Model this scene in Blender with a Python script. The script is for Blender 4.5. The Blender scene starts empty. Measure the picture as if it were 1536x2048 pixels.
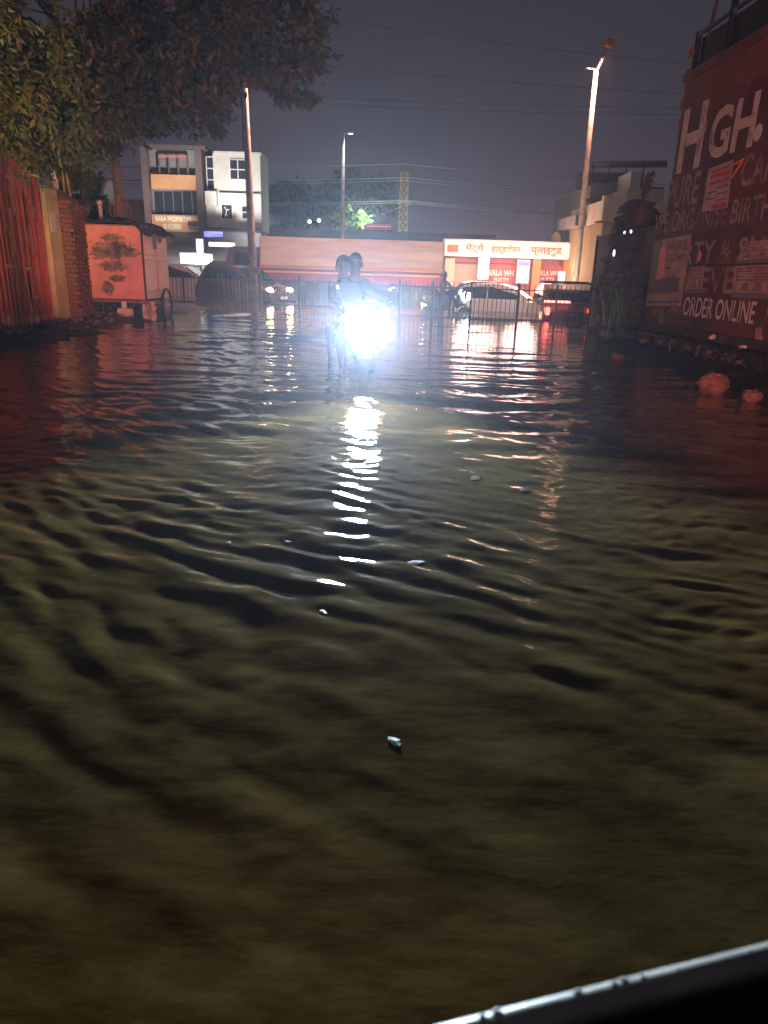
import bpy, math, random
import numpy as np
from mathutils import Vector, Matrix
R = math.radians
rnd = random.Random(7)
S = bpy.context.scene
COL = S.collection

# ------------------------------------------------------------------ camera, world, exposure
TH, PH, HC, FPX = R(18.9), R(1.8), 1.11, 1390.0
fw = Vector((0, math.cos(TH), -math.sin(TH)))
up0 = Vector((0, math.sin(TH), math.cos(TH)))
rt0 = Vector((1, 0, 0))
rt = rt0 * math.cos(PH) + up0 * math.sin(PH)
up = up0 * math.cos(PH) - rt0 * math.sin(PH)
CAM = Vector((0, 0, HC))
cd = bpy.data.cameras.new('camera')
cam = bpy.data.objects.new('camera', cd)
COL.objects.link(cam)
cam.matrix_world = Matrix(((rt.x, up.x, -fw.x, 0), (rt.y, up.y, -fw.y, 0), (rt.z, up.z, -fw.z, HC), (0, 0, 0, 1)))
cd.sensor_fit = 'HORIZONTAL'; cd.sensor_width = 36; cd.lens = 36 * FPX / 1536
cd.clip_start = 0.02; cd.clip_end = 2000
cd.dof.use_dof = True; cd.dof.focus_distance = 12; cd.dof.aperture_fstop = 9.0
S.camera = cam

w = bpy.data.worlds.new('World'); S.world = w; w.use_nodes = True
nt = w.node_tree; nt.nodes.clear()
wo = nt.nodes.new('ShaderNodeOutputWorld'); bg = nt.nodes.new('ShaderNodeBackground')
sky = nt.nodes.new('ShaderNodeTexSky'); sky.sky_type = 'NISHITA'; sky.sun_disc = False
sky.sun_elevation = R(1.0); sky.sun_rotation = R(200)
tc = nt.nodes.new('ShaderNodeTexCoord'); sx = nt.nodes.new('ShaderNodeSeparateXYZ')
cr = nt.nodes.new('ShaderNodeValToRGB')          # light-polluted night cloud: paler and warmer low down
cr.color_ramp.elements[0].position = 0.0; cr.color_ramp.elements[0].color = (.076, .054, .074, 1)
cr.color_ramp.elements[1].position = .75; cr.color_ramp.elements[1].color = (.013, .013, .016, 1)
e = cr.color_ramp.elements.new(.16); e.color = (.048, .039, .053, 1)
e = cr.color_ramp.elements.new(.38); e.color = (.025, .024, .030, 1)
sc_ = nt.nodes.new('ShaderNodeVectorMath'); sc_.operation = 'SCALE'; sc_.inputs['Scale'].default_value = .0015
ad = nt.nodes.new('ShaderNodeVectorMath'); ad.operation = 'ADD'
L = nt.links.new
L(tc.outputs['Generated'], sx.inputs[0]); L(sx.outputs['Z'], cr.inputs[0])
L(sky.outputs[0], sc_.inputs[0]); L(sc_.outputs[0], ad.inputs[0]); L(cr.outputs[0], ad.inputs[1])
L(ad.outputs[0], bg.inputs[0]); bg.inputs[1].default_value = 1.0
L(bg.outputs[0], wo.inputs[0])

S.view_settings.view_transform = 'Standard'; S.view_settings.look = 'None'
S.view_settings.exposure = 0.0; S.view_settings.gamma = 1.0
S.render.engine = 'CYCLES'
cy = S.cycles
cy.use_denoising = True; cy.max_bounces = 6; cy.volume_bounces = 0; cy.diffuse_bounces = 3
cy.glossy_bounces = 4; cy.transmission_bounces = 4; cy.transparent_max_bounces = 6
cy.sample_clamp_indirect = 6.0; cy.caustics_reflective = False; cy.caustics_refractive = False

# ------------------------------------------------------------------ helpers
def ray(x, y): return fw + rt * ((x - 768) / FPX) + up * ((1024 - y) / FPX)
def at(x, y, Y):
    d = ray(x, y); return CAM + d * (Y / d.y)
def on(x, y, z=0.0):
    d = ray(x, y); return CAM + d * ((z - HC) / d.z)
def rect(u0, v0, u1, v1, Y):
    """x0, x1, z0, z1 of an upright rectangle standing at depth Y"""
    vm, um = (v0 + v1) / 2, (u0 + u1) / 2
    return at(u0, vm, Y).x, at(u1, vm, Y).x, at(um, v1, Y).z, at(um, v0, Y).z

def mat(name, col, rough=.6, metal=0., col2=None, scale=6., detail=5., bump=0., bscale=None, thr=(.35, .65), emit=None, es=0., spec=None, coat=0., stretch=None):
    m = bpy.data.materials.new(name); m.use_nodes = True
    t = m.node_tree; b = t.nodes['Principled BSDF']
    b.inputs['Base Color'].default_value = (*col, 1); b.inputs['Roughness'].default_value = rough; b.inputs['Metallic'].default_value = metal
    if spec is not None: b.inputs['Specular IOR Level'].default_value = spec
    if coat: b.inputs['Coat Weight'].default_value = coat
    co = None
    def coord():
        nonlocal co
        if co is None:
            c = t.nodes.new('ShaderNodeTexCoord'); mp = t.nodes.new('ShaderNodeMapping')
            if stretch: mp.inputs['Scale'].default_value = stretch
            t.links.new(c.outputs['Object'], mp.inputs[0]); co = mp.outputs[0]
        return co
    if col2 is not None:
        n = t.nodes.new('ShaderNodeTexNoise'); n.inputs['Scale'].default_value = scale; n.inputs['Detail'].default_value = detail
        n.inputs['Roughness'].default_value = .65
        t.links.new(coord(), n.inputs['Vector'])
        r = t.nodes.new('ShaderNodeValToRGB'); r.color_ramp.elements[0].position = thr[0]; r.color_ramp.elements[1].position = thr[1]
        r.color_ramp.elements[0].color = (*col, 1); r.color_ramp.elements[1].color = (*col2, 1)
        t.links.new(n.outputs['Fac'], r.inputs[0]); t.links.new(r.outputs[0], b.inputs['Base Color'])
    if bump:
        n = t.nodes.new('ShaderNodeTexNoise'); n.inputs['Scale'].default_value = bscale or scale * 3; n.inputs['Detail'].default_value = 6
        t.links.new(coord(), n.inputs['Vector'])
        bp = t.nodes.new('ShaderNodeBump'); bp.inputs['Strength'].default_value = bump; bp.inputs['Distance'].default_value = .02
        t.links.new(n.outputs['Fac'], bp.inputs['Height']); t.links.new(bp.outputs[0], b.inputs['Normal'])
    if emit is not None:
        b.inputs['Emission Color'].default_value = (*emit, 1); b.inputs['Emission Strength'].default_value = es
    return m

class MB:
    def __init__(s): s.v = []; s.f = []; s.mi = []; s.cur = 0
    def add(s, vs, fs):
        o = len(s.v); s.v += [tuple(p) for p in vs]; s.f += [tuple(i + o for i in f) for f in fs]; s.mi += [s.cur] * len(fs); return s
    def box(s, c, d, rz=0., rx=0., ry=0.):
        """c centre, d full sizes"""
        M = Matrix.Rotation(rz, 3, 'Z') @ Matrix.Rotation(ry, 3, 'Y') @ Matrix.Rotation(rx, 3, 'X')
        c = Vector(c); vs = []
        for x in (-.5, .5):
            for y in (-.5, .5):
                for z in (-.5, .5): vs.append(c + M @ Vector((x * d[0], y * d[1], z * d[2])))
        return s.add(vs, [(0, 1, 3, 2), (4, 6, 7, 5), (0, 4, 5, 1), (2, 3, 7, 6), (0, 2, 6, 4), (1, 5, 7, 3)])
    def span(s, x0, x1, y0, y1, z0, z1): return s.box(((x0 + x1) / 2, (y0 + y1) / 2, (z0 + z1) / 2), (abs(x1 - x0), abs(y1 - y0), abs(z1 - z0)))
    def cbox(s, c, d, ch=.02, rz=0.):
        """chamfered box: inset top/bottom/side loops"""
        x, y, z = d[0] / 2, d[1] / 2, d[2] / 2; ch = min(ch, x * .6, y * .6, z * .6)
        M = Matrix.Rotation(rz, 3, 'Z'); c = Vector(c)
        def loop(ix, zz):
            X, Y = x - ix, y - ix; k = ch
            return [(-X + k, -Y, zz), (X - k, -Y, zz), (X, -Y + k, zz), (X, Y - k, zz), (X - k, Y, zz), (-X + k, Y, zz), (-X, Y - k, zz), (-X, -Y + k, zz)]
        rows = [loop(ch, -z), loop(0, -z + ch), loop(0, z - ch), loop(ch, z)]
        vs = [c + M @ Vector(p) for r in rows for p in r]; fs = []
        for r in range(3):
            for i in range(8): j = (i + 1) % 8; fs.append((r * 8 + i, r * 8 + j, r * 8 + 8 + j, r * 8 + 8 + i))
        fs += [tuple(range(7, -1, -1)), tuple(range(24, 32))]
        return s.add(vs, fs)
    def tube(s, pts, r, n=8, cap=True):
        pts = [Vector(p) for p in pts]; rs = r if isinstance(r, (list, tuple)) else [r] * len(pts)
        vs = []; fs = []; px = None
        for i, p in enumerate(pts):
            t = (pts[min(i + 1, len(pts) - 1)] - pts[max(i - 1, 0)]).normalized()
            if px is None or abs(px.dot(t)) > .98: px = t.orthogonal().normalized()
            px = (px - t * px.dot(t)).normalized(); py = t.cross(px)
            for k in range(n): a = 2 * math.pi * k / n; vs.append(p + (px * math.cos(a) + py * math.sin(a)) * rs[i])
        for i in range(len(pts) - 1):
            for k in range(n): j = (k + 1) % n; fs.append((i * n + k, i * n + j, (i + 1) * n + j, (i + 1) * n + k))
        if cap: fs += [tuple(range(n - 1, -1, -1)), tuple(range((len(pts) - 1) * n, len(pts) * n))]
        return s.add(vs, fs)
    def lathe(s, prof, c, axis='Z', n=16):
        """prof: [(radius, height)]"""
        c = Vector(c); vs = []; fs = []
        for (r, h) in prof:
            for k in range(n):
                a = 2 * math.pi * k / n; p = (r * math.cos(a), r * math.sin(a), h)
                if axis == 'Y': p = (p[0], p[2], p[1])
                if axis == 'X': p = (p[2], p[0], p[1])
                vs.append(c + Vector(p))
        m = len(prof)
        for i in range(m - 1):
            for k in range(n): j = (k + 1) % n; fs.append((i * n + k, i * n + j, (i + 1) * n + j, (i + 1) * n + k))
        fs += [tuple(range(n - 1, -1, -1)), tuple(range((m - 1) * n, m * n))]
        return s.add(vs, fs)
    def prism(s, poly, a0, a1, axis='Y', M=None):
        """polygon in the plane across axis, pulled from a0 to a1"""
        n = len(poly); vs = []
        for a in (a0, a1):
            for (p, q) in poly:
                v = {'Y': (p, a, q), 'X': (a, p, q), 'Z': (p, q, a)}[axis]
                vs.append(M @ Vector(v) if M else v)
        return s.add(vs, [tuple(range(n - 1, -1, -1)), tuple(range(n, 2 * n))] + [(i, (i + 1) % n, n + (i + 1) % n, n + i) for i in range(n)])
    def ball(s, c, r, n=10, m=7):
        r = r if isinstance(r, (list, tuple)) else (r, r, r); c = Vector(c); vs = [c + Vector((0, 0, -r[2]))]; fs = []
        for i in range(1, m):
            a = -math.pi / 2 + math.pi * i / m
            for k in range(n): b = 2 * math.pi * k / n; vs.append(c + Vector((r[0] * math.cos(a) * math.cos(b), r[1] * math.cos(a) * math.sin(b), r[2] * math.sin(a))))
        vs.append(c + Vector((0, 0, r[2])))
        for k in range(n): j = (k + 1) % n; fs.append((0, 1 + j, 1 + k)); fs.append((len(vs) - 1, 1 + (m - 2) * n + k, 1 + (m - 2) * n + j))
        for i in range(m - 2):
            for k in range(n): j = (k + 1) % n; fs.append((1 + i * n + k, 1 + i * n + j, 1 + (i + 1) * n + j, 1 + (i + 1) * n + k))
        return s.add(vs, fs)
    def build(s, name, m, parent=None, smooth=False, origin=None):
        me = bpy.data.meshes.new(name); vs = s.v
        if origin is not None: vs = [tuple(Vector(v) - Vector(origin)) for v in vs]
        me.from_pydata(vs, [], s.f); me.update()
        for q in (m if isinstance(m, (list, tuple)) else [m]): me.materials.append(q)
        if any(s.mi): me.polygons.foreach_set('material_index', s.mi)
        if smooth: me.polygons.foreach_set('use_smooth', [True] * len(me.polygons))
        o = bpy.data.objects.new(name, me); COL.objects.link(o)
        if origin is not None: o.location = origin
        if parent is not None: o.parent = parent
        return o

def tag(o, label=None, cat=None, group=None, kind=None):
    if label: o['label'] = label
    if cat: o['category'] = cat
    if group: o['group'] = group
    if kind: o['kind'] = kind
    return o
def thing(name, label, cat, loc=(0, 0, 0), rz=0., group=None):
    o = bpy.data.objects.new(name, None); COL.objects.link(o); o.empty_display_size = .1
    o.location = loc; o.rotation_euler = (0, 0, rz); return tag(o, label, cat, group)
def copy_tree(o, parent=None):
    c = o.copy(); COL.objects.link(c)
    if parent is not None: c.parent = parent
    for ch in [x for x in bpy.data.objects if x.parent == o]: copy_tree(ch, c)
    return c
def share(src, name, parent, loc, rot=(0, 0, 0), scale=(1, 1, 1)):
    o = bpy.data.objects.new(name, src.data); COL.objects.link(o); o.parent = parent; o.location = loc; o.rotation_euler = rot; o.scale = scale; return o
def text(s, m, parent, M, width=None, height=None, name='lettering', bold=0., ext=.004, spacing=1.):
    """flat lettering: local x along the line, y up; M places it; scaled to width / height"""
    c = bpy.data.curves.new('t', 'FONT'); c.body = s; c.offset = bold; c.extrude = 0; c.resolution_u = 3; c.space_character = spacing
    o = bpy.data.objects.new('t', c); COL.objects.link(o); bpy.context.view_layer.update()
    me = bpy.data.meshes.new_from_object(o.evaluated_get(bpy.context.evaluated_depsgraph_get()))
    bpy.data.objects.remove(o); bpy.data.curves.remove(c)
    co = np.empty(len(me.vertices) * 3); me.vertices.foreach_get('co', co); co = co.reshape(-1, 3)
    lo, hi = co.min(0), co.max(0); sxx = width / (hi[0] - lo[0]) if width else 1; syy = height / (hi[1] - lo[1]) if height else sxx
    if not width: sxx = syy
    co = (co - lo) * (sxx, syy, 1); co[:, 2] = ext
    me.vertices.foreach_set('co', co.ravel()); me.transform(M); me.update(); me.materials.clear(); me.materials.append(m)
    q = bpy.data.objects.new(name, me); COL.objects.link(q); q.parent = parent; return q
def lamp(name, kind, loc, energy, col, size=.05, target=None, angle=80, blend=.6, parent=None):
    l = bpy.data.lights.new(name, kind); l.energy = energy; l.color = col; l.shadow_soft_size = size
    if kind == 'SPOT': l.spot_size = R(angle); l.spot_blend = blend
    o = bpy.data.objects.new(name, l); COL.objects.link(o); o.location = loc
    if target is not None: o.rotation_euler = (Vector(target) - Vector(loc)).to_track_quat('-Z', 'Y').to_euler()
    if parent is not None: o.parent = parent
    return o
def face_cam(x, z, Y):       # matrix for lettering on an upright face at depth Y that looks towards -Y
    return Matrix.Translation((x, Y, z)) @ Matrix.Rotation(R(90), 4, 'X')

# ------------------------------------------------------------------ materials
M_ = {}
M_['black'] = mat('black_rubber', (.012, .012, .013), .55)
M_['darkmetal'] = mat('dark_metal', (.03, .03, .034), .4, .6)
M_['galv'] = mat('galvanised_steel', (.42, .41, .40), .45, .5, col2=(.30, .27, .25), scale=9)
M_['pole'] = mat('painted_pole', (.58, .46, .42), .55, .1, col2=(.30, .20, .17), scale=5, thr=(.45, .7))
M_['rust'] = mat('rusty_lattice_paint', (.62, .42, .10), .6, .2, col2=(.30, .14, .05), scale=8)
M_['glass_dark'] = mat('dark_window_glass', (.02, .022, .03), .08, 0, spec=.7)
M_['white_frame'] = mat('white_frame', (.62, .62, .60), .5)
M_['concrete'] = mat('stained_concrete', (.30, .28, .26), .85, col2=(.18, .16, .14), scale=3, bump=.3)
M_['tan'] = mat('tan_render', (.42, .33, .20), .8, col2=(.30, .23, .14), scale=4, bump=.4)
M_['mud'] = mat('wet_mud', (.030, .022, .015), .6, col2=(.010, .008, .006), scale=5, bump=.8, bscale=14)
M_['asphalt'] = mat('flooded_asphalt', (.045, .042, .038), .8, col2=(.03, .028, .025), scale=4)
M_['bark'] = mat('bark', (.17, .11, .07), .9, col2=(.07, .045, .03), scale=10, bump=.6, stretch=(1, 1, .25))
M_['leaf1'] = mat('leaf_dark', (.035, .046, .014), .6, col2=(.055, .055, .02), scale=3)
M_['leaf2'] = mat('leaf_olive', (.085, .085, .018), .5, col2=(.055, .07, .015), scale=3)
M_['leaf3'] = mat('leaf_brown', (.085, .045, .025), .6, col2=(.12, .07, .03), scale=3)
M_['brick'] = mat('old_brick', (.20, .085, .045), .9, col2=(.085, .042, .028), scale=11, bump=.5)
M_['mortar'] = mat('dirty_mortar', (.08, .06, .045), .95, col2=(.04, .03, .024), scale=8)

def lit(name, col, s): return mat(name, (.02, .02, .02), .4, emit=col, es=s)

# ------------------------------------------------------------------ water, ground
def water_height(X, Y):
    rg = np.random.RandomState(3)
    env1 = np.zeros_like(X); env2 = np.zeros_like(X)
    for k in range(7):
        a = rg.uniform(0, 6.28); q = rg.uniform(.35, 1.3)
        env1 += np.sin((X * math.cos(a) + Y * math.sin(a)) * q + rg.uniform(0, 6.28))
        a = rg.uniform(0, 6.28); q = rg.uniform(.5, 1.8)
        env2 += np.sin((X * math.cos(a) + Y * math.sin(a)) * q + rg.uniform(0, 6.28))
    env1 = np.clip(.85 + .16 * env1, .45, 1.35); env2 = np.clip(.55 + .25 * env2, .08, 1.3)
    # bend the crests, at several sizes
    WX, WY = X.copy(), Y.copy()
    for k in range(14):
        q = .9 * 1.32 ** k; am = .20 / q; a = rg.uniform(0, 6.28); a2 = rg.uniform(0, 6.28)
        WX += am * .55 * np.sin((X * math.cos(a) + Y * math.sin(a)) * q + rg.uniform(0, 6.28)); WY += am * .55 * np.sin((X * math.cos(a2) + Y * math.sin(a2)) * q + rg.uniform(0, 6.28))
    def patch(q0, q1, n):
        e = np.zeros_like(X)
        for _ in range(n):
            a = rg.uniform(0, 6.28); q = rg.uniform(q0, q1); e += np.sin((WX * math.cos(a) + WY * math.sin(a)) * q + rg.uniform(0, 6.28))
        return np.clip(.55 + e * .75 / math.sqrt(n), .06, 1.7)
    def group(n, base, spread, l0, l1, amp, pw):
        z = np.zeros_like(X)
        for _ in range(n):
            lam = l0 * (l1 / l0) ** rg.uniform(); a = base + rg.normal(0, spread); k = 2 * math.pi / lam
            ph = (WX * math.cos(a) + WY * math.sin(a)) * k + rg.uniform(0, 6.28)
            z += amp * (lam / .3) ** pw * (np.sin(ph) + .22 * np.cos(2 * ph))
        return z
    left = 1 / (1 + np.exp((X - .7 + .10 * (Y - 2)) * 1.6))           # the wake fans out over the near left
    near = np.clip((6.0 - Y) / 2.5, .0, 1.0)
    calm = .20 + .80 * np.clip((Y - 1.0) / 1.35, 0, 1)
    zone = .46 + .9 * left * (.35 + .65 * near) + .35 * np.exp(-((X - .9) / .8) ** 2 - ((Y - 2.3) / .8) ** 2)
    z = group(22, R(62), .36, .13, .25, .00112, 1.0) * env1 * (.45 + .55 * patch(1.2, 3.5, 6)) * zone * calm
    z += group(12, R(92), .26, .34, .95, .00062, 1.0) * env2 * (1 + 1.7 * np.clip((Y - 3.2) / 3, 0, 1))
    z += group(18, R(98), .9, .09, .20, .00062, 1.1) * patch(1.5, 5, 6) * calm
    z += group(8, R(75), .6, .06, .12, .0004, 1.1) * patch(2, 7, 6) * calm
    return z * np.clip(1.25 - Y / 40, .35, 1.1)

def build_water():
    ny0, ny, nx = 24, 900, 620
    ys = np.concatenate([np.linspace(-4, .32, ny0, endpoint=False), .32 * (75 / .32) ** np.linspace(0, 1, ny)])
    s = np.linspace(-1, 1, nx); s = np.sign(s) * (.55 * np.abs(s) + .45 * np.abs(s) ** 2)
    X = s[None, :] * (3.0 + .85 * np.maximum(ys, 0))[:, None]; Y = np.repeat(ys[:, None], nx, 1)
    Z = water_height(X, Y)
    n = len(ys); co = np.stack([X, Y, Z], -1).reshape(-1, 3)
    i = (np.arange(n - 1)[:, None] * nx + np.arange(nx - 1)[None, :]).ravel()
    f = np.stack([i, i + 1, i + nx + 1, i + nx], -1)
    me = bpy.data.meshes.new('flood_water'); me.vertices.add(len(co)); me.vertices.foreach_set('co', co.ravel())
    me.loops.add(f.size); me.loops.foreach_set('vertex_index', f.ravel()); me.polygons.add(len(f))
    me.polygons.foreach_set('loop_start', np.arange(len(f)) * 4); me.polygons.foreach_set('use_smooth', np.ones(len(f), bool))
    me.update(calc_edges=True)
    m = mat('murky_flood_water', (.138, .098, .034), .035, col2=(.066, .044, .013), scale=2.6, detail=5, thr=(.36, .66), bump=.0)  # murky base; the noise paints brown lit patches into the colour
    t = m.node_tree; b = t.nodes['Principled BSDF']; b.inputs['IOR'].default_value = 1.33
    c = t.nodes.new('ShaderNodeTexCoord'); mp = t.nodes.new('ShaderNodeMapping'); mp.inputs['Scale'].default_value = (.7, 1.3, 1)
    n1 = t.nodes.new('ShaderNodeTexNoise'); n1.inputs['Scale'].default_value = 11; n1.inputs['Detail'].default_value = 6
    bp = t.nodes.new('ShaderNodeBump'); bp.inputs['Strength'].default_value = .22; bp.inputs['Distance'].default_value = .012
    t.links.new(c.outputs['Object'], mp.inputs[0]); t.links.new(mp.outputs[0], n1.inputs[0]); t.links.new(n1.outputs[0], bp.inputs['Height']); t.links.new(bp.outputs[0], b.inputs['Normal'])
    me.materials.append(m)
    o = bpy.data.objects.new('flood_water', me); COL.objects.link(o); tag(o, kind='structure'); return o
build_water()
g = MB(); g.add([(-400, -60, -.25), (400, -60, -.25), (400, 500, -.25), (-400, 500, -.25)], [(0, 1, 2, 3)])
tag(g.build('ground', M_['asphalt']), kind='structure')

def bank(name, xs, side, y0, y1, prof, seed):
    """muddy strip between the water and a wall: prof = [(offset from water edge, z)]"""
    rg = random.Random(seed); mb = MB(); ny = 90; npf = len(prof); vs = []; fs = []
    for j in range(ny + 1):
        y = y0 + (y1 - y0) * j / ny; x0 = xs(y) + rg.uniform(-.06, .06) + .15 * math.sin(y * 1.7)
        for (o, z) in prof: vs.append((x0 + side * (o + rg.uniform(-.04, .04)), y, z + rg.uniform(-.025, .03)))
    for j in range(ny):
        for k in range(npf - 1): a = j * npf + k; fs.append((a, a + 1, a + npf + 1, a + npf) if side > 0 else (a, a + npf, a + npf + 1, a + 1))
    mb.add(vs, fs); o = mb.build(name, M_['mud'], smooth=True); return tag(o, kind='structure')
bank('muddy_ground', lambda y: -5.05 - .035 * (y - 11) if y < 14 else -5.15 - .02 * (y - 14), -1, 5, 21.5,
     [(-.5, -.12), (-.1, -.02), (.25, .04), (.7, .09), (1.3, .13), (2.5, .18), (6, .2)], 1)
bank('muddy_verge', lambda y: 3.75 + .02 * (12 - y) + .22 * max(0, y - 11.5), 1, 4.5, 18.0,
     [(-.5, -.14), (-.1, -.02), (.2, .05), (.5, .12), (.85, .22), (1.2, .26), (5, .3)], 2)

# ------------------------------------------------------------------ left: gate, pillar, brick wall
M_['gate'] = mat('red_gate_paint', (.33, .035, .03), .5, .1, col2=(.20, .024, .022), scale=7, thr=(.4, .7), bump=.2)
M_['gate2'] = mat('dull_gate_paint', (.20, .026, .024), .6, .1, col2=(.10, .018, .017), scale=6, thr=(.35, .7), bump=.3)
gt = thing('metal_gate', 'red slatted metal gate standing left of the tan pillar', 'gate', (-6.15, 13.0, 0))
# runs from the pillar towards the camera
gd = Vector((.10, -1, 0)).normalized(); ga = math.atan2(gd.y, gd.x)
for i in range(19):
    s = .09 + i * .185; h = 2.85 + rnd.uniform(-.05, .12) - .02 * i
    z0 = .12 + rnd.choice([0, 0, .06, .12])
    p = gd * s
    mb = MB(); mb.box((0, 0, (h + z0) / 2), (.10 + rnd.uniform(0, .02), .07, h - z0), rz=ga)
    mb.box((.045 * gd.x + .03, .045 * gd.y, (h + z0) / 2 - .2), (.03, .09, h - z0 - .7), rz=ga)
    o = mb.build('slat', M_['gate'] if rnd.random() < .6 else M_['gate2'], gt); o.location = (p.x + rnd.uniform(-.012, .03), p.y, 0)
for z in (.55, 1.35, 2.2):
    mb = MB(); c = gd * 1.75; mb.box((c.x - .06, c.y, z), (3.5, .05, .09), rz=ga); mb.build('rail', M_['gate'], gt)
for (s, z, d) in ((.42, 1.95, .55), (1.1, 2.35, .5), (.75, .55, .6), (1.55, 1.05, .6)):
    mb = MB(); p = gd * s; mb.box((p.x + .07, p.y, z), (d, .02, .05), rz=ga); mb.build('brace', M_['gate'], gt)
for k in range(34):      # short welded cover strips at uneven heights
    s = .09 + rnd.randrange(19) * .185; p = gd * s; z = rnd.uniform(.4, 2.6); h = rnd.uniform(.25, .8)
    mb = MB(); mb.box((p.x + .075, p.y, min(z, 2.7 - h / 2)), (.02, .075, h), rz=0); mb.build('cover_strip', M_['gate2'] if k % 2 else M_['gate'], gt)
mb = MB(); p = gd * 1.02; mb.ball((p.x + .10, p.y, 1.02), .045); mb.build('knob', mat('brass', (.6, .4, .15), .3, .8), gt, True)

x0, x1, z0, z1 = rect(66, 392, 104, 655, 13.05)
pl = thing('gate_pillar', 'tan rendered square pillar between red gate and brick wall', 'pillar', ((x0 + x1) / 2, 13.3, 0))
mb = MB(); mb.cbox((0, 0, 1.2), (.36, .5, 2.3), .015); mb.build('shaft', M_['tan'], pl)
mb = MB(); mb.cbox((0, 0, 2.365), (.40, .54, .035), .01); mb.build('coping', M_['concrete'], pl)
mb = MB(); mb.box((.195, -.08, 1.8), (.025, .2, .32)); mb.build('plate', mat('grey_plate', (.3, .3, .32), .5), pl)

bw = thing('brick_wall', 'crumbling brick wall between the tan pillar and the pink cart', 'wall', (-5.98, 13.6, 0), R(15))
mb = MB(); nx_ = 0
mb.span(-.30, .10, 0.005, 2.45, 0, 2.2); mb.build('core', M_['mortar'], bw)
proto = MB(); proto.cbox((0, 0, 0), (.215, .10, .066), .008); bp_ = proto.build('brick', M_['brick'], bw); bp_.location = (-.02, -.012, .12)
for c in range(28):
    z = .06 + c * .078
    off = .06 if c % 2 else -.05
    for k in range(2):
        if c == 0 and k == 0: continue
        if c > 24 and rnd.random() < .4: continue
        x = -.19 + off * .5 + k * .225
        share(bp_, 'brick', bw, (x, -.012 + rnd.uniform(-.014, .008), z), (rnd.uniform(-.03, .03), 0, rnd.uniform(-.05, .05)), (.86 if k else .9, 1, 1))
    for k in range(9):
        if len(bw.children) > 292: break
        if rnd.random() < .1: continue
        y = .14 + k * .235 + (.11 if c % 2 else 0)
        share(bp_, 'brick', bw, (.075 + rnd.uniform(-.01, .012), y, z), (0, rnd.uniform(-.03, .03), R(90) + rnd.uniform(-.04, .04)))
mb = MB(); rg = random.Random(5)
for k in range(16): mb.ball((rg.uniform(-.3, .1), .1 + k * .15, 2.2), (rg.uniform(.1, .2), rg.uniform(.1, .2), rg.uniform(.05, .2)), 7, 5)
mb.build('broken_top', M_['mortar'], bw)

# litter along the foot of gate and wall
rb = MB(); rg = random.Random(9)
for k in range(260):
    y = rg.uniform(10.3, 17.5); x = -5.9 - .05 * (y - 11) + abs(rg.gauss(0, .42)) * 1.0 - .15
    s = rg.uniform(.03, .12)
    rb.box((x, y, .10 + rg.uniform(-.03, .05)), (s, s * rg.uniform(.4, 1), s * rg.uniform(.2, .8)), rg.uniform(0, 3), rg.uniform(-.6, .6), rg.uniform(-.6, .6))
tag(rb.build('rubble', mat('rubble', (.16, .10, .07), .8, col2=(.05, .04, .035), scale=3)), 'loose rubble and litter along the foot of gate, wall and cart', 'rubble', kind='stuff')

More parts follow.
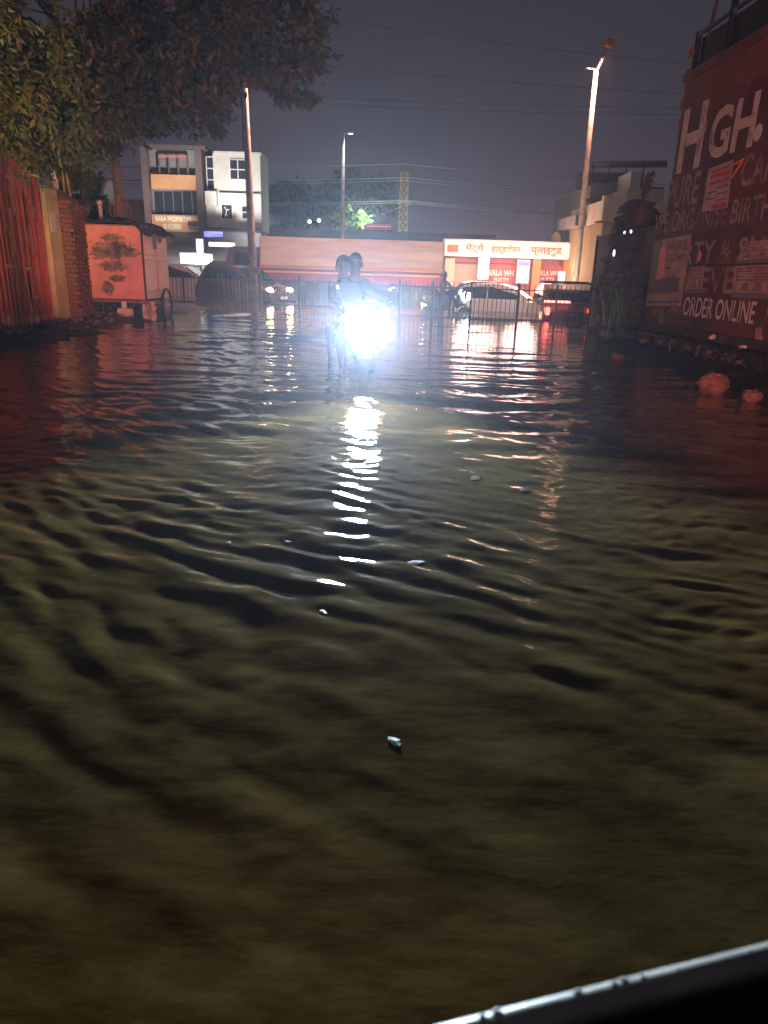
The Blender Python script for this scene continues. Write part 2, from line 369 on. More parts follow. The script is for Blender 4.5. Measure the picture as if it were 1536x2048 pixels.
# ------------------------------------------------------------------ vendor cart
def cart_mat():
    m = mat('cart_panel_paint', (.70, .33, .27), .42, col2=(.40, .17, .14), scale=2.2, detail=10, thr=(.36, .80), bump=.15)
    t = m.node_tree; b = t.nodes['Principled BSDF']; src = b.inputs['Base Color'].links[0].from_socket
    c = t.nodes.new('ShaderNodeTexCoord')
    n = t.nodes.new('ShaderNodeTexNoise'); n.inputs['Scale'].default_value = 13; n.inputs['Detail'].default_value = 10; n.inputs['Roughness'].default_value = .8; n.inputs['Distortion'].default_value = .6
    mp = t.nodes.new('ShaderNodeMapping'); mp.inputs['Scale'].default_value = (1, 1, 1.6); mp.inputs['Rotation'].default_value = (0, .5, 0)
    t.links.new(c.outputs['Object'], mp.inputs[0]); t.links.new(mp.outputs[0], n.inputs[0])
    # two worn patches: the old picture in the upper half and a scuff near the foot
    acc = None
    for (cx, cz, rx, rz) in ((.0, 1.42, .62, .30), (-.30, 1.36, .34, .22), (.30, 1.38, .34, .18), (-.05, 1.10, .46, .16), (-.02, 1.66, .34, .12), (-.20, .66, .22, .22), (.0, .86, .26, .12)):
        sp = t.nodes.new('ShaderNodeVectorMath'); sp.operation = 'SUBTRACT'; sp.inputs[1].default_value = (cx, 0, cz)
        dv = t.nodes.new('ShaderNodeVectorMath'); dv.operation = 'MULTIPLY'; dv.inputs[1].default_value = (1 / rx, 0, 1 / rz)
        ln = t.nodes.new('ShaderNodeVectorMath'); ln.operation = 'LENGTH'
        t.links.new(c.outputs['Object'], sp.inputs[0]); t.links.new(sp.outputs[0], dv.inputs[0]); t.links.new(dv.outputs[0], ln.inputs[0])
        iv = t.nodes.new('ShaderNodeMath'); iv.operation = 'SUBTRACT'; iv.inputs[0].default_value = 1.0; iv.use_clamp = True
        t.links.new(ln.outputs['Value'], iv.inputs[1])
        if acc is None: acc = iv.outputs[0]
        else:
            mx = t.nodes.new('ShaderNodeMath'); mx.operation = 'MAXIMUM'; t.links.new(acc, mx.inputs[0]); t.links.new(iv.outputs[0], mx.inputs[1]); acc = mx.outputs[0]
    ml = t.nodes.new('ShaderNodeMath'); ml.operation = 'MULTIPLY_ADD'; ml.inputs[1].default_value = .34; 
    t.links.new(acc, ml.inputs[0]); t.links.new(n.outputs['Fac'], ml.inputs[2])
    st = t.nodes.new('ShaderNodeMapRange'); st.inputs['From Min'].default_value = .60; st.inputs['From Max'].default_value = .66; t.links.new(ml.outputs[0], st.inputs['Value'])
    n2 = t.nodes.new('ShaderNodeTexNoise'); n2.inputs['Scale'].default_value = 5; t.links.new(c.outputs['Object'], n2.inputs[0])
    rr = t.nodes.new('ShaderNodeValToRGB'); rr.color_ramp.elements[0].position = .38; rr.color_ramp.elements[0].color = (.05, .055, .06, 1)
    rr.color_ramp.elements[1].position = .62; rr.color_ramp.elements[1].color = (.22, .17, .11, 1); t.links.new(n2.outputs['Fac'], rr.inputs[0])
    gate = t.nodes.new('ShaderNodeMath'); gate.operation = 'GREATER_THAN'; gate.inputs[1].default_value = .02; t.links.new(acc, gate.inputs[0])
    fa = t.nodes.new('ShaderNodeMath'); fa.operation = 'MULTIPLY'; t.links.new(st.outputs[0], fa.inputs[0]); t.links.new(gate.outputs[0], fa.inputs[1])
    mix = t.nodes.new('ShaderNodeMix'); mix.data_type = 'RGBA'; t.links.new(fa.outputs[0], mix.inputs['Factor']); t.links.new(src, mix.inputs['A']); t.links.new(rr.outputs[0], mix.inputs['B'])
    t.links.new(mix.outputs['Result'], b.inputs['Base Color'])
    return m
ca, cb = at(178, 560, 15.4), at(290, 560, 15.4)
cw = cb.x - ca.x; zt, zb = at(235, 448, 15.4).z, at(235, 599, 15.4).z
ct = thing('vendor_cart', 'pink panelled box cart with scuffed picture and ragged black roof sheet', 'cart', ((ca.x + cb.x) / 2, 15.4, 0), 0.0)
hw = cw / 2; hz = zt - zb; dp = 1.7
M_['cart'] = cart_mat(); M_['cart2'] = mat('cart_side_paint', (.55, .25, .20), .4, col2=(.42, .19, .16), scale=3)
mb = MB(); mb.cbox((0, dp / 2 + .02, (zt + zb) / 2), (cw - .02, dp, hz - .02), .02); mb.build('body', M_['cart2'], ct)
mb = MB(); mb.cbox((0, 0, (zt + zb) / 2 - .01), (cw - .03, .03, hz - .05), .008); mb.build('front_panel', M_['cart'], ct)
for (yy, zz, h_) in ((.43, zb + .78 * hz, .34 * hz), (.43, zb + .34 * hz, .42 * hz), (1.2, zb + .78 * hz, .34 * hz), (1.2, zb + .34 * hz, .42 * hz)):
    mb = MB(); mb.cbox((hw - .002, yy, zz), (.03, .68, h_), .008); mb.build('side_panel', M_['cart2'], ct)
for x in (-hw, hw):
    mb = MB(); mb.box((x, .0, (zt + zb) / 2), (.035, .05, hz + .02)); mb.build('corner_strip', M_['darkmetal'], ct)
mb = MB(); mb.box((0, -.01, zb - .03), (cw + .04, .07, .06)); mb.box((0, dp / 2, zb - .04), (cw, dp, .05)); mb.build('chassis', mat('weathered_wood', (.22, .16, .10), .8, col2=(.1, .07, .05), scale=6), ct)
# sagging roof sheet
rg = random.Random(4); vs = []; fs = []; NX, NY = 14, 12
for j in range(NY):
    for i in range(NX):
        x = -hw - .08 + (cw + .30) * i / (NX - 1); y = -.10 + (dp + .2) * j / (NY - 1)
        z = zt + .03 + .10 * math.sin(math.pi * min(1, max(0, (i + .5) / NX * 1.0))) * .6 + rg.uniform(-.015, .02)
        if i >= NX - 3: z -= .07 * (i - NX + 4) + rg.uniform(0, .05)
        if j == 0: z -= .03 + rg.uniform(0, .03)
        vs.append((x, y, z))
vs += [(x, y, z - .02) for (x, y, z) in vs]; q = NX * NY
for j in range(NY - 1):
    for i in range(NX - 1):
        a = j * NX + i; fs.append((a, a + 1, a + NX + 1, a + NX)); fs.append((a + q, a + NX + q, a + NX + 1 + q, a + 1 + q))
for i in range(NX - 1): fs.append((i, i + q, i + 1 + q, i + 1))
for j in range(NY - 1): a = j * NX + NX - 1; fs.append((a, a + q, a + NX + q, a + NX))
mb = MB(); mb.add(vs, fs); mb.build('roof_sheet', mat('black_tarpaulin', (.02, .018, .018), .45, col2=(.05, .035, .03), scale=5, bump=.4), ct)
for (x, y, l) in ((hw + .20, .10, .30), (hw + .16, .6, .16), (hw + .2, 1.1, .2)):
    mb = MB(); mb.add([(x - .03, y, zt - .15), (x + .06, y + .03, zt - .17), (x + .05, y + .02, zt - .15 - l), (x - .01, y, zt - .17 - l), (x - .03, y + .02, zt - .15), (x + .06, y + .05, zt - .17), (x + .05, y + .04, zt - .15 - l), (x - .01, y + .02, zt - .17 - l)],
        [(0, 3, 2, 1), (4, 5, 6, 7), (0, 1, 5, 4), (1, 2, 6, 5), (2, 3, 7, 6), (3, 0, 4, 7)]); mb.build('torn_flap', M_['black'], ct)
def spoked(parent, c, r, name='wheel', axis='X', spokes=14):
    mb = MB(); P = []
    for k in range(28): a = 2 * math.pi * k / 28; P.append((c[0], c[1] + r * math.cos(a), c[2] + r * math.sin(a)))
    mb.tube(P + [P[0]], .028, 7, False); wh = mb.build(name, M_['black'], parent, True)
    mb = MB(); mb.lathe([(.035, -.05), (.05, -.02), (.05, .02), (.035, .05)], c, 'X', 10)
    for k in range(spokes): a = 2 * math.pi * k / spokes; mb.tube([c, (c[0], c[1] + r * math.cos(a), c[2] + r * math.sin(a))], .005, 4, False)
    mb.build('spokes', M_['galv'], wh)
spoked(ct, (hw + .14, .95, .30), .34); spoked(ct, (-hw - .1, .95, .30), .34)
mb = MB(); mb.tube([(-hw - .1, .95, .30), (hw + .14, .95, .30)], .025); mb.build('axle', M_['darkmetal'], ct)
for (x, y) in ((-hw + .25, .1), (hw - .12, .1), (-hw + .25, 1.5), (hw - .12, 1.5)):
    mb = MB(); mb.box((x, y, zb / 2 - .02), (.05, .05, zb - .02)); mb.build('leg', M_['darkmetal'], ct)
mb = MB(); mb.cbox((.14, -.06, zb - .26), (.34, .05, .17), .01); mb.build('number_board', mat('pale_board', (.6, .5, .45), .6, col2=(.4, .3, .27), scale=6), ct)
mb = MB(); mb.box((.12, -.04, zb - .10), (.10, .03, .13)); mb.build('bracket', mat('pale_metal', (.6, .55, .52), .5), ct)
rg = random.Random(12); vs = []
for j in range(7):
    for i in range(5): vs.append((hw - .10 + .07 * i + rg.uniform(-.02, .02), .02 + .06 * math.sin(i * 1.4) + rg.uniform(-.02, .02), zb - .02 - .065 * j - (rg.uniform(0, .05) if j == 6 else 0)))
vs += [(x, y + .012, z) for x, y, z in vs]
fs = []
for j in range(6):
    for i in range(4): a = j * 5 + i; fs += [(a, a + 5, a + 6, a + 1), (a + 35, a + 36, a + 41, a + 40)]
mb = MB(); mb.add(vs, fs); mb.build('hanging_sheet', mat('torn_plastic', (.55, .42, .38), .5, col2=(.25, .16, .14), scale=8), ct)
mb = MB()
for k in range(14): mb.tube([(rg.uniform(-hw + .2, hw), rg.uniform(0, .3), zb - .05), (rg.uniform(-hw + .2, hw), rg.uniform(-.1, .4), .1)], .012, 5)
mb.build('underframe', M_['darkmetal'], ct)

# ------------------------------------------------------------------ trees
def leaf_cloud(mb, centres, per, size, rg, droop=.5, mats=3, weights=(.5, .35, .15)):
    for (c, r) in centres:
        lv = rg.random()
        for _ in range(per):
            d = Vector((rg.gauss(0, 1), rg.gauss(0, 1), rg.gauss(0, 1))); d = d.normalized() * (r * rg.random() ** .45)
            d.z *= .7; p = c + d
            t = Vector((rg.gauss(.25, .6), rg.gauss(0, .6), rg.gauss(-droop, .45))).normalized()
            n = Vector((rg.gauss(0, 1), rg.gauss(0, 1), rg.gauss(.6, .8))); b = t.cross(n)
            if b.length < .1: continue
            b.normalize(); n = b.cross(t); l = size * rg.uniform(.5, 1.5); wd = l * rg.uniform(.17, .25)
            x = rg.random() * .75 + lv * .25
            mb.cur = 0 if x < weights[0] else (1 if x < weights[0] + weights[1] else 2)
            mb.add([p, p + t * l * .45 + b * wd + n * l * .06, p + t * l, p + t * l * .45 - b * wd + n * l * .06], [(0, 1, 2, 3)])
LEAVES = [M_['leaf1'], M_['leaf2'], M_['leaf3']]
tb = at(242, 470, 17.0); tb.z = 0
bt = thing('large_tree', 'big leafy tree with dark crown hanging over the upper left of the road', 'tree', tb)
rg = random.Random(21)
bound = [(-260, 300), (0, 316), (46, 322), (62, 372), (130, 368), (165, 345), (240, 322), (290, 318), (330, 285), (400, 268), (445, 258), (470, 200), (490, 180), (540, 186), (600, 208), (628, 180), (632, 130), (640, -10)]
def bnd(u):
    for (a, b) in zip(bound, bound[1:]):
        if a[0] <= u <= b[0]: return a[1] + (b[1] - a[1]) * (u - a[0]) / max(1e-6, b[0] - a[0])
    return -100
cents = []; tips = []
while len(cents) < 640:
    u = rg.uniform(-260, 640); lowest = bnd(u)
    v = lowest - 26 - abs(rg.gauss(0, 170)) - 8 * rg.random()
    if v < -420: continue
    if u > 470 and rg.random() < .3: continue
    if u > 600 and v > 150 and rg.random() < .3: continue
    Y = rg.uniform(8.2, 11.5) if v < 240 else rg.uniform(9.5, 14.5)
    if u < 170 and v > 250: Y = rg.uniform(8.6, 11)
    r = rg.uniform(.14, .34)
    if v > lowest - 70 and rg.random() < .35: continue
    cents.append((at(u, v, Y), r))
for k in range(10):    # a few sprays that reach out past the crown's edge
    for (u, v) in ((618, 190), (602, 196), (585, 120), (628, 60), (610, 20), (560, 190), (430, 262)): 
        if k < 2: cents.append((at(u + rg.uniform(-12, 12), v + rg.uniform(-10, 10), rg.uniform(8.8, 9.6)), .09))
mb = MB()
for c in cents:      # greener by the wall, browner at the tip: red light put into leaf colour
    k_ = min(1, max(0, (c[0].x + 5.2) / 3.4 + rg.gauss(0, .22)))
    leaf_cloud(mb, [c], 72, .088, rg, weights=(.46 - .06 * k_, .40 - .28 * k_, .14))
crown = mb.build('crown', LEAVES, bt, origin=tb); crown.location = (0, 0, 0)
ttop = at(231, 318, 16.6)
mb = MB(); mb.tube([tb + Vector((.05, 0, 0)), at(241, 440, 17), at(238, 400, 17), at(234, 360, 16.8), ttop], [.16, .125, .10, .095, .085], 10)
mb.build('trunk', M_['bark'], bt, True, origin=tb).location = (0, 0, 0)
mb = MB()
hub = ttop + Vector((.2, -1.5, 1.3))
mb.tube([ttop, hub], [.085, .07], 7)
for (c, r) in rg.sample(cents, 130):
    mid = hub.lerp(c, .5) + Vector((rg.uniform(-.2, .2), rg.uniform(-.2, .2), rg.uniform(.1, .5)))
    mb.tube([hub, mid, c], [.035, .018, .005], 5)
for (u, v, u2, v2) in ((236, 352, 205, 335), (237, 365, 208, 352), (238, 340, 222, 322)): mb.tube([at(u, v, 16.9), at(u2, v2, 16.6)], [.02, .01], 5)
mb.build('branches', M_['bark'], bt, True, origin=tb).location = (0, 0, 0)
mb = MB()
for k in range(9):  # creepers and cut props round the trunk's foot
    u = 222 + k * 5; mb.tube([at(u, 442, 16.9), at(u + rg.uniform(-8, 8), 415, 16.9), at(236 + rg.uniform(-4, 6), 385, 16.9)], [.022, .018, .01], 5)
mb.build('creeper', M_['bark'], bt, True, origin=tb).location = (0, 0, 0)

def bushy(name, label, u0, v0, u1, v1, Y, n, per, size, seed, mats=LEAVES, base=None, weights=(.5, .35, .15), group=None):
    rg = random.Random(seed); c0 = at((u0 + u1) / 2, (v0 + v1) / 2, Y); hx = abs(at(u1, v1, Y).x - at(u0, v1, Y).x) / 2; hz_ = abs(at(u0, v0, Y).z - at(u0, v1, Y).z) / 2
    b = Vector((c0.x, Y, 0)); t = thing(name, label, 'tree', b, group=group); cs = []
    while len(cs) < n:
        a, bb, c = rg.uniform(-1, 1), rg.uniform(-1, 1), rg.uniform(-1, 1)
        k = a * a + bb * bb + c * c
        if k > 1 or (k < .25 and rg.random() < .7): continue
        cs.append((Vector((c0.x + a * hx, Y + bb * hx * .7, c0.z + c * hz_)), min(hx, hz_) * rg.uniform(.2, .34)))
    mb = MB(); leaf_cloud(mb, cs, per, size, rg, weights=weights); mb.build('crown', mats, t, origin=b).location = (0, 0, 0)
    mb = MB(); mb.tube([b + Vector((0, 0, -.2)), Vector((c0.x + .1, Y, c0.z * .6)), c0], [.16, .11, .05], 7)
    for (c, r) in rg.sample(cs, min(12, len(cs))): mb.tube([Vector((c0.x, Y, c0.z * .75)), c], [.05, .012], 5)
    mb.build('trunk', M_['bark'], t, True, origin=b).location = (0, 0, 0); return t
GREEN = [mat('leaf_green', (.06, .11, .025), .5), mat('leaf_fresh', (.10, .15, .03), .5), M_['leaf2']]
bushy('roadside_tree', 'dark green tree behind the brick wall left of the bare trunk', 95, 335, 216, 440, 22, 46, 90, .2, 31, GREEN)
bushy('distant_tree', 'dark tree beside the white three storey building', 528, 352, 640, 470, 64, 50, 90, .5, 32, GREEN)
bushy('distant_tree', 'tall dim tree rising behind the lamp post and small lit tree', 640, 335, 790, 470, 72, 50, 80, .55, 33, GREEN)
bushy('small_tree', 'small bright green lit tree behind the middle lamp post', 650, 412, 735, 470, 57, 46, 100, .36, 34, GREEN, weights=(.2, .7, .1))

# slim poles by the left wall
a, b = at(116, 420, 14.8), at(100, 262, 14.8)
mb = MB(); mb.tube([Vector((a.x + .04, 14.8, 0)), a, b], .055, 10); mb.build('pole', mat('pale_pole_paint', (.68, .62, .64), .4), tag(o_ := thing('wall_pole', 'pale slanting pole rising behind the tan gate pillar', 'pole', (0, 0, 0))), True)
for (u, u2, lb) in ((131, 122, 'left one of two thin bamboo stakes behind the brick wall'), (142, 128, 'right one of two thin bamboo stakes behind the brick wall')):
    a, b = at(u, 400, 15.5), at(u2, 322, 15.5)
    st_ = thing('bamboo_stake', lb, 'stake', (a.x, 15.5, 0), group='bamboo stakes behind the brick wall')
    mb = MB(); pts = [Vector((a.x, 15.5, 0)), a, b]; mb.tube([p - st_.location for p in pts], [.03, .025, .02], 7)
    mb.build('cane', mat('bamboo', (.42, .32, .10), .5), st_, True)
a = at(188, 402, 16.3)
bl = thing('short_post', 'short post with round knob behind the pink cart', 'post', (a.x, 16.6, 0))
mb = MB(); mb.tube([(.05, 0, 0), (0, 0, a.z - .05)], .045, 8); mb.build('shaft', M_['pole'], bl, True)
mb = MB(); mb.ball((0, 0, a.z - .01), .07); mb.build('knob', M_['pole'], bl, True)

# ------------------------------------------------------------------ right: painted wall with adverts
WX0, WY0 = 4.80, 13.3
wd_ = Vector((.044, -1, 0)).normalized(); wn = Vector((-wd_.y * -1, 0, 0))
wn = Vector((wd_.y, -wd_.x, 0)).normalized()      # outward, towards the road
if wn.x > 0: wn = -wn
WO = Vector((WX0, WY0, 0))
def wall_pt(u, v, off=0.):
    d = ray(u, v); o = WO + wn * off; k = (o - CAM).dot(wn) / d.dot(wn); p = CAM + d * k
    return (p - o).dot(wd_), p.z
def wallM(s, z, off=.006, shear=0.):
    X, Yv, Z = wd_, Vector((0, 0, 1)), wn; p = WO + wd_ * s + wn * off + Vector((0, 0, z))
    Mx = Matrix(((X.x, Yv.x, Z.x, p.x), (X.y, Yv.y, Z.y, p.y), (X.z, Yv.z, Z.z, p.z), (0, 0, 0, 1)))
    return Mx
M_['redwall'] = mat('maroon_wall_paint', (.145, .036, .030), .85, col2=(.045, .015, .014), scale=1.7, detail=12, thr=(.40, .66), bump=.5, bscale=7, stretch=(1, 1, .6))
LEN = 13.5
aw = thing('advert_wall', 'tall maroon wall painted with white advert lettering on the right', 'wall', WO)
Mi = Matrix.Translation(-WO)
def wbox(mb, s0, s1, z0, z1, d0, d1):
    """box on the wall: s along, d outwards"""
    vs = [WO + wd_ * s + wn * d + Vector((0, 0, z)) for s in (s0, s1) for d in (d0, d1) for z in (z0, z1)]
    return mb.add(vs, [(0, 1, 3, 2), (4, 6, 7, 5), (0, 4, 5, 1), (2, 3, 7, 6), (0, 2, 6, 4), (1, 5, 7, 3)])
def wpart(mb, name, m, parent=None):
    o = mb.build(name, m, parent or aw, origin=WO); o.location = (0, 0, 0); return o
ztop = at(1365, 166, 13.3).z
mb = MB(); wbox(mb, 0, LEN, .1, ztop, -.35, 0); wpart(mb, 'wall_face', M_['redwall'])
mb = MB(); wbox(mb, -.04, LEN, ztop, ztop + .12, -.40, .05); wpart(mb, 'coping', mat('maroon_coping', (.17, .045, .03), .8, col2=(.09, .03, .025), scale=3, bump=.4))
mb = MB(); wbox(mb, -.05, LEN, .1, .42, 0.002, .10); wpart(mb, 'plinth', mat('mossy_plinth', (.07, .045, .03), .9, col2=(.03, .022, .018), scale=3, bump=.6))
RUST = mat('rust_brown_paint', (.20, .062, .026), .85, col2=(.10, .034, .018), scale=1.3, detail=11, thr=(.35, .7), bump=.4, bscale=8)
mb = MB(); zz = wall_pt(1360, 232)[1]; wbox(mb, .02, LEN, zz, ztop - .002, -.01, .003); wpart(mb, 'upper_band', RUST)
DJ = mat('dark_joint', (.035, .012, .011), .9)
for (u, v) in ((1350, 352), (1336, 428), (1312, 478), (1300, 540)):
    zz = wall_pt(u + 60, v - 8)[1]; mb = MB(); wbox(mb, .0, LEN, zz - .012, zz + .012, -.01, .0022); wpart(mb, 'joint', DJ)
for u in (1400,):
    ss = wall_pt(u, 400)[0]; mb = MB(); wbox(mb, ss - .012, ss + .012, .45, zz * 0 + wall_pt(1360, 232)[1] - .01, -.01, .0026); wpart(mb, 'joint', DJ)
BAND = mat('dull_violet_band', (.12, .050, .055), .85, col2=(.07, .022, .022), scale=2, detail=10, thr=(.35, .7))
z0_, z1_ = wall_pt(1440, 462)[1], wall_pt(1440, 424)[1]; mb = MB(); wbox(mb, .0, LEN, z0_, z1_, -.01, .0034); wpart(mb, 'painted_band', BAND)
bdw = thing('boundary_wall', 'lower dark maroon wall continuing behind the shrubs beyond the lettered wall', 'wall', (4.95, 13.75, 0))
mb = MB(); zt2 = at(1280, 466, 15).z; mb.span(0, .25, 0, 4.2, 0, zt2); mb.build('wall_face', mat('dark_maroon_wall', (.13, .03, .028), .85, col2=(.06, .02, .018), scale=2, bump=.4), bdw); mb = MB(); mb.span(-.05, .3, -.03, 4.25, zt2, zt2 + .08); mb.build('coping', mat('dark_coping', (.07, .03, .025), .9), bdw)
# broken plaster lumps on the far corner
rg = random.Random(3)
for (u, v, r) in ((1362, 118, .08), (1355, 175, .09), (1360, 213, .10), (1343, 255, .06), (1352, 160, .05)):
    s, z = wall_pt(u, v); mb = MB(); p = WO + wd_ * .02 + Vector((0, 0, z)) + wn * .0; mb.ball(p, (r * .5, r * .6, r * 1.1), 6, 5); mb.v = [tuple(Vector(q_) + Vector((rg.uniform(-.02, .02), rg.uniform(-.02, .02), rg.uniform(-.03, .03)))) for q_ in mb.v]; wpart(mb, 'plaster_lump', mat('raw_plaster', (.30, .11, .07), .9, col2=(.12, .04, .03), scale=6))
def worn(name, col, wallc, thr=.42, scale=5.):
    return mat(name, wallc, .85, col2=col, scale=scale, detail=12, thr=(thr - .07, thr + .16), bump=.3, bscale=9)
PW = worn('worn_white_lettering', (.66, .58, .54), (.11, .030, .025), .33)
PW2 = worn('faded_white_lettering', (.36, .25, .22), (.12, .026, .02), .42, 3.5)
PG = worn('ghost_lettering', (.22, .075, .06), (.17, .032, .026), .45, 4.)
def wtext(s, ua, va, ub, vb, hpx, m, bold=.02, h=None):
    """lettering with baseline from pixel a to pixel b in the photograph, laid on the wall"""
    sa, za = wall_pt(ua, va); sb, zb_ = wall_pt(ub, vb); s1, z1 = wall_pt(ua, va - hpx)
    zz = (za + zb_) / 2
    return text(s, m, aw, Mi @ wallM(sa, zz), width=sb - sa, height=h or (z1 - za), bold=bold, ext=0)
wtext('H', 1352, 347, 1398, 336, 118, PW, .03)
wtext('I', 1404, 268, 1413, 265, 22, PW2, .03)
wtext('GH', 1412, 320, 1503, 298, 95, PW, .03)
wtext('.', 1505, 286, 1522, 281, 34, PW, .03)
wtext('V', 1530, 280, 1556, 272, 90, PW2, .03)
wtext('PURE', 1332, 420, 1394, 407, 58, PW2, .015)
wtext('V', 1404, 402, 1417, 400, 46, PW2, .015)
wtext('CAKES', 1478, 377, 1590, 350, 62, PW2, .015)
wtext('WE ORGANISE BIRTHDAY', 1306, 475, 1620, 418, 38, PW2, .01)
wtext('PARTY & SMALL', 1330, 538, 1618, 508, 40, PW2, .012)
wtext('BELIEVE', 1332, 590, 1466, 576, 44, PW2, .012)
wtext('YOU CAN', 1292, 624, 1364, 622, 18, PW2, .01)
wtext('ORDER ONLINE', 1364, 636, 1508, 642, 38, PW, .012)
wtext('PHONE', 1530, 646, 1600, 650, 42, PW2, .012)
wtext('ITALIAN BAKERY', 1366, 245, 1500, 190, 26, PG, .01)
# grey worn patch low on the far end, streak at the near end
WP = worn('grey_render_patch', (.24, .20, .15), (.12, .04, .03), .42, 3.)
def wpatch(poly, m, name, off=.004, parent=None, th=.004):
    pts = [wall_pt(u, v) for (u, v) in poly]
    f = [WO + wd_ * s + wn * off + Vector((0, 0, z)) for (s, z) in pts]; bq = [WO + wd_ * s + wn * (off - th + .001) + Vector((0, 0, z)) for (s, z) in pts]
    n = len(f); mb = MB(); mb.add(f + bq, [tuple(range(n)), tuple(range(2 * n - 1, n - 1, -1))] + [(i, i + n, (i + 1) % n + n, (i + 1) % n) for i in range(n)])
    o = mb.build(name, m, parent or aw, origin=WO); o.location = (0, 0, 0) if parent is None else tuple(-Vector(parent.location) + WO) if False else (0, 0, 0); return o
wpatch([(1292, 622), (1328, 616), (1326, 650), (1318, 660), (1300, 658), (1293, 645)], WP, 'bare_patch')
wpatch([(1512, 655), (1524, 655), (1526, 690), (1532, 735), (1518, 728), (1510, 700)], mat('whitewash_streak', (.45, .32, .28), .9, col2=(.2, .06, .05), scale=4), 'streak')
# posters (paper glued to the wall)
PAP = mat('weathered_paper', (.58, .44, .42), .85, col2=(.38, .22, .21), scale=4, detail=10, bump=.3)
PINK = mat('torn_pink_paper', (.75, .16, .20), .7); PURP = mat('dull_purple_print', (.14, .07, .12), .8); BLUE = mat('blue_print', (.12, .13, .26), .8, col2=(.16, .12, .17), scale=5)
REDP = mat('red_print', (.5, .06, .08), .8); BUFF = mat('buff_paper', (.52, .36, .29), .85, col2=(.30, .16, .13), scale=3.5, detail=10, bump=.3); GREYP = mat('grey_green_paper', (.20, .17, .12), .8, col2=(.12, .10, .08), scale=6)
def poster(label, poly, m):
    t = thing('poster', label, 'poster', WO, group='posters on the maroon wall'); wpatch(poly, m, 'sheet', .008, t, .006); return t
def ppatch(t, poly, m, name, k=1): o = wpatch(poly, m, name, .0085 + .0035 * k, t); return o
def quad(q, a0, b0, a1, b1):
    """sub-rectangle of pixel quad q (tl, tr, br, bl) in 0..1"""
    def p(a, b):
        t0 = [q[0][i] + (q[1][i] - q[0][i]) * a for i in (0, 1)]; t1 = [q[3][i] + (q[2][i] - q[3][i]) * a for i in (0, 1)]
        return tuple(t0[i] + (t1[i] - t0[i]) * b for i in (0, 1))
    return [p(a0, b0), p(a1, b0), p(a1, b1), p(a0, b1)]
q = [(1419, 338), (1468, 319), (1455, 416), (1404, 424)]
t = poster('pinkish sheet with red bands pasted under the G of the lettering', q, PAP)
for (b0, b1, mm) in ((.08, .14, REDP), (.19, .27, REDP), (.34, .41, REDP)): ppatch(t, quad(q, .12, b0, .92, b1), mm, 'printed_band')
for k in range(5): ppatch(t, quad(q, .1 if k % 2 else .5, .5 + k * .07, .48 if k % 2 else .93, .53 + k * .07), PURP, 'printed_line')
ppatch(t, quad(q, .38, .88, .95, .98), REDP, 'printed_band')
mb = MB()
for (ua, va, ub, vb) in ((1470, 330, 1493, 318), (1493, 318, 1470, 354)):
    s0, zz0 = wall_pt(ua, va); s1, zz1 = wall_pt(ub, vb); mb.tube([WO + wd_ * s0 + wn * .04 + Vector((0, 0, zz0)), WO + wd_ * s1 + wn * .04 + Vector((0, 0, zz1))], .014, 6)
wpart(mb, 'curled_edge', mat('red_tape', (.8, .12, .05), .6), t)
q = [(1309, 482), (1384, 468), (1362, 612), (1292, 612)]
t = poster('large torn pink and buff poster at the far end of the wall', q, BUFF)
ppatch(t, quad(q, 0, 0, .24, .8), GREYP, 'torn_area')
ppatch(t, [(1331, 484), (1333, 500), (1331, 552), (1314, 560), (1322, 512), (1320, 506)], PINK, 'torn_flap', 3)
ppatch(t, [(1312, 561), (1340, 553), (1360, 556), (1358, 584), (1312, 588)], PURP, 'torn_area', 2)
def ptext(s, q, a0, b0, a1, b1, m, t):
    p = quad(q, a0, b0, a1, b1); sa, za = wall_pt(*p[3]); sb, zb_ = wall_pt(*p[2]); sc2, z1 = wall_pt(*p[0])
    text(s, m, t, Mi @ wallM(sa, (za + zb_) / 2, .013), width=sb - sa, height=z1 - za, bold=.02, ext=0)
ptext('UNIVERSE', q, .32, .06, .95, .2, PURP, t); ptext('ACADEMY', q, .32, .25, .95, .36, PURP, t)
ppatch(t, quad(q, .3, .42, .55, .46), PURP, 'printed_line'); ppatch(t, quad(q, .05, .92, .98, .96), BLUE, 'printed_line')
def school(label, q):
    t = poster(label, q, BUFF); ppatch(t, quad(q, 0, .84, 1, 1), BLUE, 'printed_band'); ppatch(t, quad(q, .05, .42, .98, .48), BLUE, 'printed_line')
    rq = random.Random(int(q[0][0]) + int(q[0][1]))
    for (bb0, bb1) in ((.07, .12), (.16, .20), (.25, .28), (.33, .37)):
        x = .05
        while x < .9: w_ = rq.uniform(.03, .16); ppatch(t, quad(q, x, bb0, min(.96, x + w_), bb1), PURP, 'printed_line'); x += w_ + rq.uniform(.02, .12)
    for k in range(3):
        x = .10 + .3 * k + rq.uniform(-.04, .04); tl, tr_, br_, bl_ = quad(q, x, .52, x + .17, .80); ppatch(t, [((tl[0] + tr_[0]) / 2, tl[1]), tr_, ((tr_[0] + br_[0]) / 2, (tr_[1] + br_[1]) / 2), br_, ((bl_[0] + br_[0]) / 2, bl_[1] - 3), bl_], BLUE, 'printed_figure')
school('blue banded buff poster above the other beside the word PARTY', [(1488, 486), (1572, 474), (1572, 522), (1474, 527)])
school('blue banded buff poster over the end of the word BELIEVE', [(1470, 532), (1572, 527), (1572, 598), (1464, 595)])
school('small blue and buff poster just left of the word BELIEVE', [(1384, 535), (1410, 531), (1404, 586), (1372, 587)])
